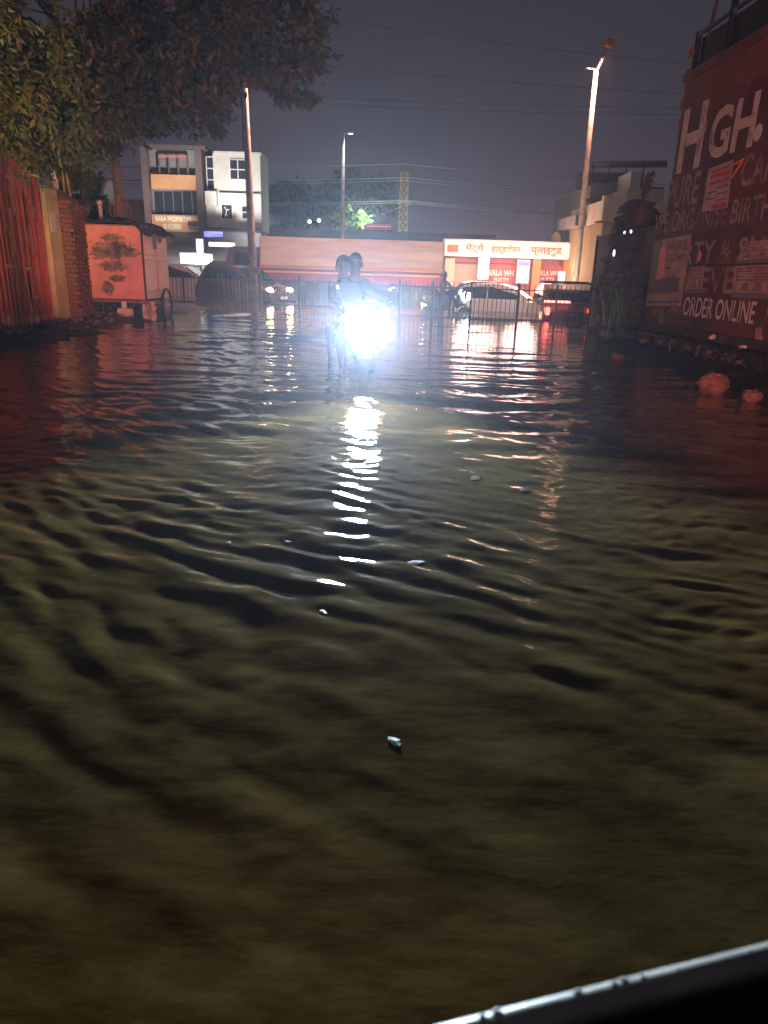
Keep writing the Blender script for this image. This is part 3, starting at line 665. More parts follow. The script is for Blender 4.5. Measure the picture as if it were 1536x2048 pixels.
s, z = wall_pt(1402, 512); mb = MB(); p = WO + wd_ * s + Vector((0, 0, z)) + wn * .03; mb.ball(p, (.02, .06, .09), 6, 5); wpart(mb, 'plaster_lump', mat('raw_plaster_red', (.6, .2, .13), .9))
# hoarding frame on top
hf = thing('hoarding_frame', 'black steel hoarding frame standing on top of the maroon wall', 'frame', WO + Vector((0, 0, ztop + .12)))
def hbar(pts, r, name, m): 
    mb = MB(); mb.tube([WO + wd_ * s + wn * d + Vector((0, 0, z)) for (s, d, z) in pts], r, 6); o = mb.build(name, m, hf, origin=WO + Vector((0, 0, ztop + .12))); o.location = (0, 0, 0); return o
BS = mat('black_steel', (.025, .027, .035), .25, .5)
zf = ztop + .12
for (ds, dz) in ((0, .06), (0, .56)): hbar([(.02, -.08, zf + dz), (LEN, -.08, zf + dz)], .035, 'rail', BS)
hbar([(.02, -.25, zf + 1.6), (LEN, -.25, zf + 1.6)], .02, 'rail', BS)
for s in (.05, 1.15, 2.4, 3.7, 5): hbar([(s, -.08, zf), (s, -.08, zf + (.60 if s < .5 else 2.6))], .05, 'upright', BS)
hbar([(.35, -.10, zf + .45), (.95, -.1, zf + 2.6)], .025, 'brace', mat('rusty_steel', (.05, .03, .022), .6, .4))
hbar([(1.15, -.08, zf + .2), (1.9, -.9, zf + .05)], .03, 'brace', BS); hbar([(1.15, -.08, zf + 1.4), (2.4, -.08, zf + .2)], .025, 'brace', BS)
mb = MB(); wbox(mb, .1, LEN, zf + .05, zf + .50, -.14, -.12); o = mb.build('sheet', mat('truss_dark_fill', (.006, .006, .007), .7), hf, origin=WO + Vector((0, 0, zf))); o.location = (0, 0, 0)  # added black fill, paints the dark between the open truss rails

# kerb, rocks
kb = MB(); 
for k in range(16):
    s = .2 + k * .62; c = WO + wd_ * s + wn * .55; kb.cbox((c.x, c.y, .25), (.22, .6, .16), .02, rz=math.atan2(wd_.y, wd_.x) + R(90))
tag(kb.build('kerb', mat('wet_kerb', (.007, .006, .006), .8, col2=(.004, .004, .004), scale=4, bump=.4)), kind='structure')
def rock(name, label, c, r, seed, m):
    rg = random.Random(seed); mb = MB(); mb.ball((0, 0, 0), 1, 12, 9); vs = []
    ph = [(Vector((rg.gauss(0, 1), rg.gauss(0, 1), rg.gauss(0, 1))).normalized(), rg.uniform(.55, .95)) for _ in range(11)]
    for v in mb.v:
        v = Vector(v); k = 1.0
        for (n, d) in ph:
            e_ = v.dot(n)
            if e_ > d: v -= n * (e_ - d) * .9
        vs.append((v.x * r[0], v.y * r[1], v.z * r[2]))
    mb.v = vs; o = mb.build(name, m); o.location = c; return tag(o, label, 'rock', 'rocks at the right water edge')
RK = mat('reddish_rock', (.24, .11, .075), .8, col2=(.10, .045, .03), scale=4, bump=.6)
p = on(1424, 785, 0); _rk0 = rock
def rock(*a):
    o = _rk0(*a); o.modifiers.new('s', 'SUBSURF').levels = 2; o.modifiers['s'].render_levels = 2; d = o.modifiers.new('d', 'DISPLACE'); tx_ = bpy.data.textures.new('rock_noise', 'CLOUDS'); tx_.noise_scale = .06; d.texture = tx_; d.strength = .06; d.texture_coords = 'LOCAL'; return o
rock('rock', 'large reddish rock at the water edge below the maroon wall', (p.x, p.y, .06), (.19, .17, .15), 2, RK)
p = on(1504, 800, 0); rock('rock', 'smaller reddish rock right of the large one at the water edge', (p.x, p.y, .03), (.13, .12, .10), 5, RK)
p = on(1234, 716, 0); rock('rock', 'small dim stone in the water below the bushes', (p.x, p.y, .02), (.11, .1, .07), 8, RK)
db = MB(); rg = random.Random(19)
for k in range(160):
    s = rg.uniform(-1, 9); c = WO + wd_ * s + wn * rg.uniform(.05, 1.0); q_ = rg.uniform(.03, .11)
    db.box((c.x, c.y, .24 + rg.uniform(0, .06)), (q_, q_ * .7, q_ * .5), rg.uniform(0, 3), rg.uniform(-.5, .5), rg.uniform(-.5, .5))
tag(db.build('debris', mat('debris', (.12, .08, .06), .8, col2=(.04, .03, .03), scale=3)), 'small stones and dirt along the foot of the maroon wall', 'debris', kind='stuff')
wv = MB(); rg = random.Random(29)
for k in range(420):
    s = rg.uniform(-1.5, 7); c = WO + wd_ * s + wn * (.15 + .75 * rg.random() ** 1.5); h = rg.uniform(.06, .26); l = Vector((rg.gauss(0, .06), rg.gauss(0, .06), 0)); a_ = rg.uniform(0, 3); sd = Vector((math.cos(a_), math.sin(a_), 0)) * .009
    p = Vector((c.x, c.y, .18)); wv.add([p - sd, p + sd, p + l + Vector((0, 0, h))], [(0, 1, 2)])
tag(wv.build('weeds', M_['leaf2']), 'low weeds along the foot of the maroon wall', 'weeds', kind='stuff')
bgm = mat('white_plastic_bag', (.65, .62, .64), .35)
for (u, v, lb) in ((1443, 675, 'small white plastic scrap at the foot of the maroon wall'), (1503, 712, 'crumpled white bag below the whitewash streak')):
    s, z = wall_pt(u, v); c = WO + wd_ * s + wn * .14
    mb = MB(); mb.ball((0, 0, 0), (.05, .05, .04), 7, 5); mb.v = [tuple(Vector(v_) * rg.uniform(.7, 1.3)) for v_ in mb.v]; o = mb.build('plastic_bag', bgm); o.location = (c.x, c.y, max(z, .30)); tag(o, lb, 'plastic bag', 'white plastic scraps by the maroon wall')

# palm and bushes between wall and fence
def palm():
    base = Vector((5.45, 16.2, .1)); t = thing('palm_plant', 'ragged brown banana plant in front of the cream building', 'plant', base)
    top = at(1283, 400, 16.2); rg = random.Random(6)
    mb = MB(); mb.tube([base, base.lerp(top, .5) + Vector((-.05, 0, 0)), top], [.11, .09, .05], 9); mb.build('trunk', M_['bark'], t, True, origin=base).location = (0, 0, 0)
    brown = [mat('dry_leaf', (.12, .055, .02), .6), mat('dry_leaf_dark', (.05, .035, .015), .6), M_['leaf1']]
    def frond(a, b, c, wd0, mi):
        mb = MB(); N = 10; prev = None; sp = []
        for i in range(N + 1):
            k = i / N; p = a * (1 - k) ** 2 + b * 2 * k * (1 - k) + c * k * k; sp.append(p)
        for i in range(N):
            p, q2 = sp[i], sp[i + 1]; d = (q2 - p).normalized(); sd = d.cross(Vector((0, 1, .2))).normalized()
            w0 = wd0 * math.sin(math.pi * min(.98, .12 + .86 * i / N))
            for sg in (-1, 1):
                for k in range(2):
                    st = p.lerp(q2, k * .5); tip = st + sd * sg * w0 * rg.uniform(.7, 1.15) + d * .10 + Vector((0, 0, -.10 * rg.random() - .05))
                    mb.add([st, st + d * .06, tip + d * .05, tip], [(0, 1, 2, 3)])
        mb.tube(sp, [.014] * N + [.004], 5)
        o = mb.build('frond', brown[mi], t, origin=base); o.location = (0, 0, 0)
    for (du, dv, eu, ev, wd0, mi) in ((12, -45, 22, -60, .12, 0), (-30, -10, -52, 70, .18, 1), (-18, -15, -30, 62, .18, 0), (5, -12, 8, 80, .2, 0), (25, 0, 30, 75, .2, 1), (32, 12, 38, 100, .16, 2), (-8, 5, -6, 72, .2, 1), (-45, 30, -62, 100, .16, 2), (15, 5, 20, 60, .2, 0), (-36, 40, -40, 110, .15, 2), (-20, 20, -44, 40, .16, 0), (20, 30, 26, 112, .14, 2)):
        u, v = 1283, 402; Yq = 16.2 + rg.uniform(-.5, .4)
        frond(top, at(u + du, v + dv, Yq), at(u + eu, v + ev, Yq + rg.uniform(-.2, .2)), wd0, mi)
palm()
def bush(name, label, u0, v0, u1, v1, Y, seed, n=40, per=70, size=.12, mats=None, droop=.3):
    rg = random.Random(seed); c0 = at((u0 + u1) / 2, (v0 + v1) / 2, Y); hx = abs(at(u1, v1, Y).x - at(u0, v1, Y).x) / 2; hz_ = abs(at(u0, v0, Y).z - at(u0, v1, Y).z) / 2
    b = Vector((c0.x, Y, .1)); t = thing(name, label, 'bush', b); cs = []
    while len(cs) < n:
        a, bb, c = rg.uniform(-1, 1), rg.uniform(-1, 1), rg.uniform(-1, 1)
        if abs(a) ** 3 + abs(bb) ** 3 + abs(c) ** 3 > 1: continue
        cs.append((Vector((c0.x + a * hx * .9, Y + bb * hx, c0.z + c * hz_ * .9)), .16))
    mb = MB(); leaf_cloud(mb, cs, per, size, rg, droop); mb.build('leaves', mats or LEAVES, t, origin=b).location = (0, 0, 0)
    mb = MB()
    for (c, r) in rg.sample(cs, 14): mb.tube([b, b.lerp(c, .5) + Vector((rg.uniform(-.1, .1), 0, .1)), c], [.02, .014, .006], 5)
    mb.build('stems', M_['bark'], t, True, origin=b).location = (0, 0, 0)
bush('shrub', 'dark tall shrub under the banana plant with small lamps in it', 1214, 455, 1300, 625, 15.4, 41, 56, 70, .12)
bush('shrub', 'dark broad shrub at the right end of the railing', 1196, 520, 1275, 680, 14.6, 42, 50, 70, .12)
gr = thing('grass_clump', 'tall green grass blades lit beside the railing end', 'grass clump', (5.0, 14.1, .05)); rg = random.Random(8); mb = MB()
for k in range(80):
    u = rg.uniform(1200, 1250); p = on(u, 690, 0); p = at(u, 655 + rg.uniform(-14, 20), 14.0 + rg.uniform(-.3, .3)); p.z = max(.02, min(p.z, .3)) - .1
    h = rg.uniform(.4, 1.05); l = Vector((rg.gauss(0, .18), rg.gauss(0, .15), 0)); a_ = rg.uniform(0, 3); sd = Vector((math.cos(a_), math.sin(a_), 0)) * .014
    m1 = p + l * .4 + Vector((0, 0, h * .6)); t1 = p + l + Vector((0, 0, h)); mb.add([p - sd, p + sd, m1 + sd, m1 - sd, t1], [(0, 1, 2, 3), (3, 2, 4)])
o = mb.build('blades', mat('grass_green', (.07, .15, .02), .5), gr, origin=gr.location); o.location = (0, 0, 0)

# ------------------------------------------------------------------ poles, tower, wires
def pole_pts(lst, Y): return [at(u, v, Y) for (u, v) in lst]
PA = pole_pts([(510, 614), (503, 480), (497, 330), (488, 165), (484, 90)], 23.5); PA[0].z = -.25
t = thing('utility_pole', 'tall pale pole with small square plates right of the buildings', 'pole', PA[0])
mb = MB(); mb.tube(PA, [.135, .12, .105, .09, .08], 12); mb.build('shaft', M_['pole'], t, True, origin=PA[0]).location = (0, 0, 0)
mb = MB(); mb.tube([at(483, 215, 23.4), at(485, 165, 23.4)], .04, 6); mb.tube([at(487, 300, 23.35), at(485, 215, 23.35)], .025, 6); mb.build('conduit', M_['darkmetal'], t, origin=PA[0]).location = (0, 0, 0)
a = at(484, 92, 23.5); b = a + Vector((1.0, .4, .15))
mb = MB(); mb.tube([a, b], .035, 6); mb.build('arm', M_['pole'], t, origin=PA[0]).location = (0, 0, 0)
mb = MB(); mb.cbox(b, (.4, .2, .14), .04); mb.build('lamp_head', M_['galv'], t, origin=PA[0]).location = (0, 0, 0)  # unseen head and arm, added to carry the spot below
lamp('pole_spot', 'SPOT', b - Vector((0, 0, .1)), 4200, (1, .58, .44), .15, b + Vector((.5, 4, -8)), 150)  # added spot that brightens truck and buildings
for (u, v, wd0, h, r_) in ((507, 538, .40, .17, -.5), (505, 576, .12, .2, 0), (499, 440, .16, .55, 0)):
    p = at(u, v, 23.25); mb = MB(); mb.box(p, (wd0, .03, h), ry=-r_); mb.build('plate', mat('pink_tin_plate', (.62, .42, .38), .5), t, origin=PA[0]).location = (0, 0, 0)
PB = pole_pts([(1146, 600), (1158, 500), (1175, 310), (1192, 142)], 27); PB[0].z = -.25
t = thing('street_lamp', 'tall leaning lamp post with single raised arm on the right', 'street lamp', PB[0])
mb = MB(); mb.tube(PB, [.125, .11, .09, .075], 12); mb.build('shaft', M_['pole'], t, True, origin=PB[0]).location = (0, 0, 0)
lamp('pole_spot', 'SPOT', at(1219, 104, 26.5), 1900, (1, .56, .38), .15, at(1219, 93, 27) + Vector((-2.5, 1.0, -8)), 118)  # added spot under the unlit head, brightens truck, shop and street
a, b = at(1193, 142, 27), at(1214, 98, 27); mb = MB(); mb.tube([a, b], .045, 8); mb.build('arm', M_['pole'], t, True, origin=PB[0]).location = (0, 0, 0)
mb = MB(); mb.tube([at(1190, 139, 27), at(1172, 137, 27)], .025, 6); mb.build('bracket', M_['pole'], t, True, origin=PB[0]).location = (0, 0, 0)
b = at(1219, 87, 27); mb = MB(); mb.cbox(b, (.34, .22, .26), .06, .3); mb.build('lamp_head', mat('amber_lamp_head', (.50, .22, .06), .5), t, origin=PB[0]).location = (0, 0, 0)
PC = pole_pts([(685, 470), (687, 264)], 45); PC.insert(0, Vector((PC[0].x, 45, -.25)))
t = thing('street_lamp', 'slim lamp post with short lit arm behind the truck', 'street lamp', PC[0])
mb = MB(); mb.tube(PC, [.13, .11, .08], 10); mb.build('shaft', M_['pole'], t, True, origin=PC[0]).location = (0, 0, 0)
a, b = at(688, 267, 45), at(697, 265, 45); mb = MB(); mb.tube([a, b], .04, 6); mb.build('arm', M_['pole'], t, origin=PC[0]).location = (0, 0, 0)
mb = MB(); mb.cbox(b + Vector((.12, -.02, 0)), (.36, .16, .10), .03); hd = mb.build('lamp_head', M_['galv'], t, origin=PC[0]); hd.location = (0, 0, 0)
mb = MB(); mb.box(b + Vector((.12, -.02, -.07)), (.28, .12, .03)); mb.build('lens', lit('dim_cool_lens', (.7, .85, 1), 3.0), hd, origin=PC[0]).location = (0, 0, 0)
lamp('pole_spot', 'SPOT', b + Vector((.12, -.02, -.12)), 500, (.75, .9, 1), .1, b + Vector((.2, 8, -8)), 130)

tw0, tw1 = at(806, 468, 60), at(809, 345, 60)
t = thing('lattice_tower', 'yellow lattice mast carrying wires behind the truck', 'tower', (tw0.x, 60, -.25))
def tw(k, cx, cy):  # corner at height fraction
    h = .40 - .12 * k; z = -.25 + (tw1.z + .25) * k; x = tw0.x + (tw1.x - tw0.x) * k; return Vector((x + cx * h, 60 + cy * h, z))
for (cx, cy) in ((-1, -1), (1, -1), (-1, 1), (1, 1)):
    mb = MB(); mb.tube([tw(0, cx, cy), tw(1, cx, cy)], .055, 4); mb.build('leg', M_['rust'], t, origin=t.location).location = (0, 0, 0)
mb = MB(); NB = 15
for i in range(NB):
    k0, k1 = i / NB, (i + 1) / NB
    for (A, B) in (((-1, -1), (1, -1)), ((1, -1), (1, 1)), ((1, 1), (-1, 1)), ((-1, 1), (-1, -1))):
        mb.tube([tw(k0, *A), tw(k1, *B)], .03, 4); mb.tube([tw(k1, *A), tw(k0, *B)], .03, 4); mb.tube([tw(k1, *A), tw(k1, *B)], .03, 4)
mb.build('bracing', M_['rust'], t, origin=t.location).location = (0, 0, 0)
a, b = at(798, 402, 60), at(820, 404, 60); mb = MB(); mb.box((a + b) / 2, ((b - a).length, .12, .12)); 
for p in (a, b): mb.lathe([(.05, -.25), (.12, -.2), (.06, -.1), (.12, 0), (.06, .1)], p, 'Z', 8)
mb.build('crossarm', mat('insulator', (.5, .48, .42), .4), t, origin=t.location).location = (0, 0, 0)
def wire(label, pts, r, m, sag=0):
    P = []
    for (A, B) in zip(pts, pts[1:]):
        for i in range(10): k = i / 10; P.append(A.lerp(B, k) - Vector((0, 0, sag * 4 * k * (1 - k))))
    P.append(pts[-1]); mb = MB(); mb.tube([p - pts[0] for p in P], r, 5); o = mb.build('overhead_wire', m); o.location = pts[0]
    return tag(o, label, 'wire', 'overhead wires')
WL = mat('pale_cable', (.42, .45, .42), .5); WDk = mat('dark_cable', (.02, .02, .022), .5)
for (vl, vm, vr, lb, r) in ((330, 328, 370, 'topmost pale wire crossing over the lattice mast', .022), (358, 355, 395, 'pale wire crossing near the top of the lattice mast', .026), (365, 361, 402, 'thin pale wire just under the second one at the mast', .018), (404, 401, 438, 'thick pale cable fixed at the insulators of the mast', .045), (409, 405, 443, 'pale cable just below the thick one at the mast', .035)):
    wire(lb, [at(190, vl + 2, 62), at(811, vm, 59.6), at(1345, vr, 58)], r, WL, .15)
wire('pale wire slanting down from the mast to the lit tree', [at(802, 414, 59.5), at(762, 428, 57)], .03, WL)
for (u0, v0, u1, v1, lb) in ((560, 120, 1620, 200, 'thin dark wire across the night sky above the right lamp arm'), (560, 190, 1620, 214, 'thin dark wire across the sky between tree and maroon wall'), (600, 28, 1620, 150, 'highest thin dark wire across the night sky'), (600, 205, 1620, 228, 'lowest thin dark wire across the open sky')):
    wire(lb, [at(u0, v0, 20), at(u1, v1, 18)], .0035, WDk, .1)

# ------------------------------------------------------------------ buildings on the left
Yb = 45
def bpart(t, name, m, u0, v0, u1, v1, y0, y1, grow=0):
    x0, x1, z0, z1 = rect(u0, v0, u1, v1, Yb); mb = MB(); L0 = t.location; mb.span(x0 - L0.x, x1 - L0.x, y0 - L0.y, y1 - L0.y, max(z0, -.25) - L0.z, z1 - L0.z); return mb.build(name, m, t)
BRN = mat('brown_pier', (.13, .085, .075), .7, col2=(.09, .06, .055), scale=2); GRY = mat('grey_shutter_wall', (.19, .18, .18), .7, col2=(.14, .135, .14), scale=1.2)
ORG = mat('orange_band', (.52, .27, .12), .6, col2=(.42, .21, .10), scale=1.5); WHT = mat('soiled_white_wall', (.58, .56, .52), .75, col2=(.44, .43, .41), scale=1.0, detail=8); CRM = mat('cream_wall', (.62, .55, .40), .8, col2=(.52, .45, .33), scale=1)
b0 = at(350, 600, Yb); t = thing('shop_building', 'narrow brown and orange three storey building with name band', 'building', (b0.x, Yb, -.25)); BB = t
bpart(t, 'wall', GRY, 301, 296, 402, 640, Yb + .6, Yb + 9)
bpart(t, 'pier', BRN, 292, 293, 304, 640, Yb, Yb + 8.5); bpart(t, 'pier', BRN, 397, 291, 410, 640, Yb, Yb + 8.5)
bpart(t, 'roof_slab', BRN, 292, 290, 410, 295, Yb - .05, Yb + 8.6)
bpart(t, 'tube_light', mat('red_tube', (.5, .15, .12), .5), 314, 309, 372, 314, Yb + .3, Yb + .36)
o = bpart(t, 'parapet', ORG, 301, 349, 400, 378, Yb + .1, Yb + .5)
for k in range(4): bpart(t, 'rail_post', BRN, 315 + 19 * k, 316, 318 + 19 * k, 354, Yb + .2, Yb + .28)
for k in range(5): bpart(t, 'window', M_['glass_dark'], 304 + 19 * k, 381, 321 + 19 * k, 427, Yb + .55, Yb + .62)
bpart(t, 'sign_band', ORG, 304, 430, 402, 463, Yb + .05, Yb + .5)
bpart(t, 'shutter', GRY, 306, 466, 396, 520, Yb + .45, Yb + .58)
for k in range(5): bpart(t, 'shutter_rib', GRY, 306, 470 + 9 * k, 396, 472 + 9 * k, Yb + .40, Yb + .448)
LW = mat('cream_lettering', (.75, .68, .58), .6)
for (s_, u0, v0, u1, v1) in (('BABA PROPERTIES', 311, 433, 382, 443), ('BUILDERS', 327, 448, 362, 458)):
    x0, x1, z0, z1 = rect(u0, v0, u1, v1, Yb); text(s_, LW, t, Matrix.Translation((-t.location.x, -t.location.y, -t.location.z)) @ face_cam(x0, z0, Yb + .045), width=x1 - x0, height=z1 - z0, bold=.02, ext=0)
b0 = at(465, 600, Yb); t = thing('white_building', 'white three storey building with dark windows right of the brown one', 'building', (b0.x, Yb, -.25))
bpart(t, 'wall', WHT, 426, 306, 520, 460, Yb + .3, Yb + 3); bpart(t, 'stair_bay', WHT, 409.5, 382, 433, 410, Yb + .05, Yb + 6); bpart(t, 'wall', WHT, 410, 408, 427, 460, Yb + .4, Yb + 8); bpart(t, 'wall', BRN, 410, 312, 427, 384, Yb + .6, Yb + 8)
bpart(t, 'parapet', WHT, 425, 302, 521, 307, Yb + .22, Yb + 3.1); bpart(t, 'ledge', WHT, 436, 386, 521, 390, Yb + .1, Yb + .3)
bpart(t, 'lower_wall', GRY, 410, 461, 521, 640, Yb + .5, Yb + 3)
bpart(t, 'awning', mat('dark_awning', (.05, .05, .07), .6), 385, 457, 521, 463, Yb - .8, Yb + .45)
def window(t, u0, v0, u1, v1, cols, rows, y=Yb + .28):
    x0, x1, z0, z1 = rect(u0, v0, u1, v1, Yb); L0 = t.location; fr = MB(); wd0 = .05
    for c in range(cols + 1): x = x0 + (x1 - x0) * c / cols; fr.span(x - wd0 / 2 - L0.x, x + wd0 / 2 - L0.x, y - .05 - L0.y, y - L0.y, z0 - L0.z, z1 - L0.z)
    for r_ in range(rows + 1):
        z = z0 + (z1 - z0) * r_ / rows
        for c in range(cols): a = x0 + (x1 - x0) * c / cols + wd0 / 2; b = x0 + (x1 - x0) * (c + 1) / cols - wd0 / 2; fr.span(a - L0.x, b - L0.x, y - .048 - L0.y, y - .002 - L0.y, z - wd0 / 2 - L0.z, z + wd0 / 2 - L0.z)
    f = fr.build('window', M_['white_frame'], t)
    for c in range(cols):
        for r_ in range(rows):
            a = x0 + (x1 - x0) * (c + .04) / cols; b = x0 + (x1 - x0) * (c + .96) / cols; z = z0 + (z1 - z0) * (r_ + .04) / rows; zz = z0 + (z1 - z0) * (r_ + .96) / rows
            mb = MB(); mb.span(a - L0.x, b - L0.x, y - .03 - L0.y, y - .012 - L0.y, z - L0.z, zz - L0.z); mb.build('pane', M_['glass_dark'], f)
    return f
window(t, 458, 318, 490, 358, 2, 2); window(t, 409, 311, 427, 380, 1, 3, Yb + .58); window(t, 441, 408, 463, 437, 1, 1); window(t, 482, 411, 494, 437, 1, 2)
mb = MB(); L0 = t.location   # climber decal in the lower window
for seg in ([(449, 414), (453, 420), (452, 427), (449, 434)], [(453, 420), (458, 419)], [(452, 427), (456, 434)]):
    mb.tube([at(u, v, Yb + .2) - L0 for (u, v) in seg], .03, 5)
mb.build('white_figure', M_['white_frame'], t)
mb = MB(); mb.tube([at(519, 306, Yb) - L0, at(519, 294, Yb) - L0], .02, 5); mb.tube([at(488, 303, Yb) - L0, at(488, 292, Yb) - L0], .02, 5); mb.build('aerial', M_['darkmetal'], t)
Yb = 50
b0 = at(245, 600, Yb); t = thing('low_building', 'low cream building with grilled windows behind the cart', 'building', (b0.x, Yb, -.25))
bpart(t, 'wall', CRM, 198, 404, 297, 640, Yb, Yb + 6); bpart(t, 'roof_slab', WHT, 196, 399, 298, 404.5, Yb - .3, Yb + 6.2)
window(t, 207, 409, 232, 440, 1, 1, Yb - .02); window(t, 246, 411, 265, 438, 4, 5, Yb - .02)
Yb = 48
t = thing('billboard', 'small tilted tin sign board showing through the leaves', 'sign', at(222, 385, Yb)); mb = MB(); mb.box((0, 0, 0), (.8, .06, 1.3), ry=.3); mb.build('board', M_['galv'], t); mb = MB(); mb.tube([(0, .1, -.6), (.1, .1, -t.location.z)], .05, 6); mb.build('post', M_['darkmetal'], t)

# lit shop signs under the left buildings
def signbox(name, label, u0, v0, u1, v1, Y, col, st, legs=True, depth=.15):
    x0, x1, z0, z1 = rect(u0, v0, u1, v1, Y); t = thing(name, label, 'sign', ((x0 + x1) / 2, Y, -.25)); L0 = t.location
    mb = MB(); mb.cbox((0, depth / 2, (z0 + z1) / 2 + .25), (x1 - x0 + .08, depth, z1 - z0 + .08), .02); mb.build('case', M_['darkmetal'], t)
    mb = MB(); mb.box((0, -.012, (z0 + z1) / 2 + .25), (x1 - x0, .02, z1 - z0)); mb.build('face', lit('sign_glow', col, st), t)
    if legs:
        for s in (-1, 1): mb = MB(); mb.tube([(s * (x1 - x0) * .4, depth / 2, 0), (s * (x1 - x0) * .4, depth / 2, z0 + .2)], .04, 6); mb.build('post', M_['darkmetal'], t)
    return t
SG = signbox('lit_sign', 'bright white lit sign board under the name band', 360, 506, 410, 528, 41, (.80, .93, 1), .85)
signbox('lit_sign', 'tall narrow white lit sign left of the blue lights', 393, 478, 406, 506, 41.3, (.95, .9, 1), 1.4)
signbox('lit_sign', 'small pink and red lit sign beside the white board', 412, 509, 424, 528, 41, (1, .12, .25), 2.0)
signbox('lit_sign', 'blue violet lit strip under the white building', 408, 463, 446, 474, 43, (.25, .22, 1), 1.2, False)
signbox('lit_sign', 'white tube lit strip under the white building', 418, 485, 470, 493, 42, (1, .80, .9), 1.8, False)
for (u0, v0, u1, v1) in ((364, 511, 398, 513), (366, 517, 402, 519), (364, 523, 392, 524.5)):
    x0, x1, z0, z1 = rect(u0, v0, u1, v1, 40.97); mb = MB(); mb.span(x0 - SG.location.x, x1 - SG.location.x, -.04, -.023, z0 + .25, z1 + .25); mb.build('printed_line', mat('pale_blue_print', (.2, .35, .6), .5, emit=(.35, .55, .9), es=.7), SG)
lamp('added_building_spot', 'SPOT', at(400, 530, 39.5), 6000, (1, .95, .88), .4, (-14.5, 47, 5.5), 125)  # added spot facing the buildings to brighten them, no fixture of its own
signbox('small_sign', 'small pale board on a post below the white sign', 330, 533, 400, 541, 39, (.9, .8, .75), .45)

# ------------------------------------------------------------------ flyover embankment and what stands on it
x0, x1, z0, z1 = rect(505, 459, 1180, 640, 51); ez = at(700, 461, 51).z
em = thing('embankment_wall', 'long dark wall of the raised road behind the truck', 'wall', (0, 51, -.25))
mb = MB(); mb.span(-40, 7, 0, .5, 0, ez - .15); mb.build('wall_face', mat('dark_concrete', (.09, .088, .095), .85, col2=(.06, .06, .07), scale=.6), em)
mb = MB(); mb.span(-40, 7, -.08, .58, ez - .15, ez + .25); mb.build('parapet', mat('parapet_concrete', (.12, .115, .12), .85, col2=(.08, .08, .09), scale=.8), em)
fl = MB(); fl.span(-40, 6.8, 51.6, 64, ez - 1.6, ez - 1.0); tag(fl.build('flyover_road', M_['asphalt']), kind='structure')
def far_bus(u0, v0, u1, v1, Y):
    x0, x1, z0, z1 = rect(u0, v0, u1, v1, Y); zb0 = ez - 1.0; t = thing('red_bus', 'red roofed bus passing on the raised road behind the truck', 'bus', ((x0 + x1) / 2, Y, zb0)); hx = (x1 - x0) / 2
    H_ = z1 - zb0
    mb = MB(); mb.cbox((0, 0, H_ * .55), (2 * hx, 2.2, H_ * .9), .12); mb.build('body', mat('red_bus_paint', (.45, .05, .07), .35), t)
    mb = MB(); mb.box((0, 0, H_ + .015), (2 * hx - .3, 1.9, .05)); mb.build('roof', mat('pink_roof', (.7, .3, .32), .4), t)
    for s in (-.6, .6): mb = MB(); mb.lathe([(.42, -.12), (.42, .12)], (hx * s, -1.05, .42), 'Y', 14); mb.build('wheel', M_['black'], t)
    for k in range(4): mb = MB(); mb.box((-hx + hx * .25 + k * hx * .5, -1.11, H_ * .62), (hx * .4, .03, H_ * .3)); mb.build('window', M_['glass_dark'], t)
    mb = MB(); mb.box((0, -1.125, H_ - .12), (2 * hx - .3, .02, .08)); mb.build('marker_strip', lit('red_marker', (1, .25, .3), .9), t)
far_bus(729, 451, 786, 465, 54)

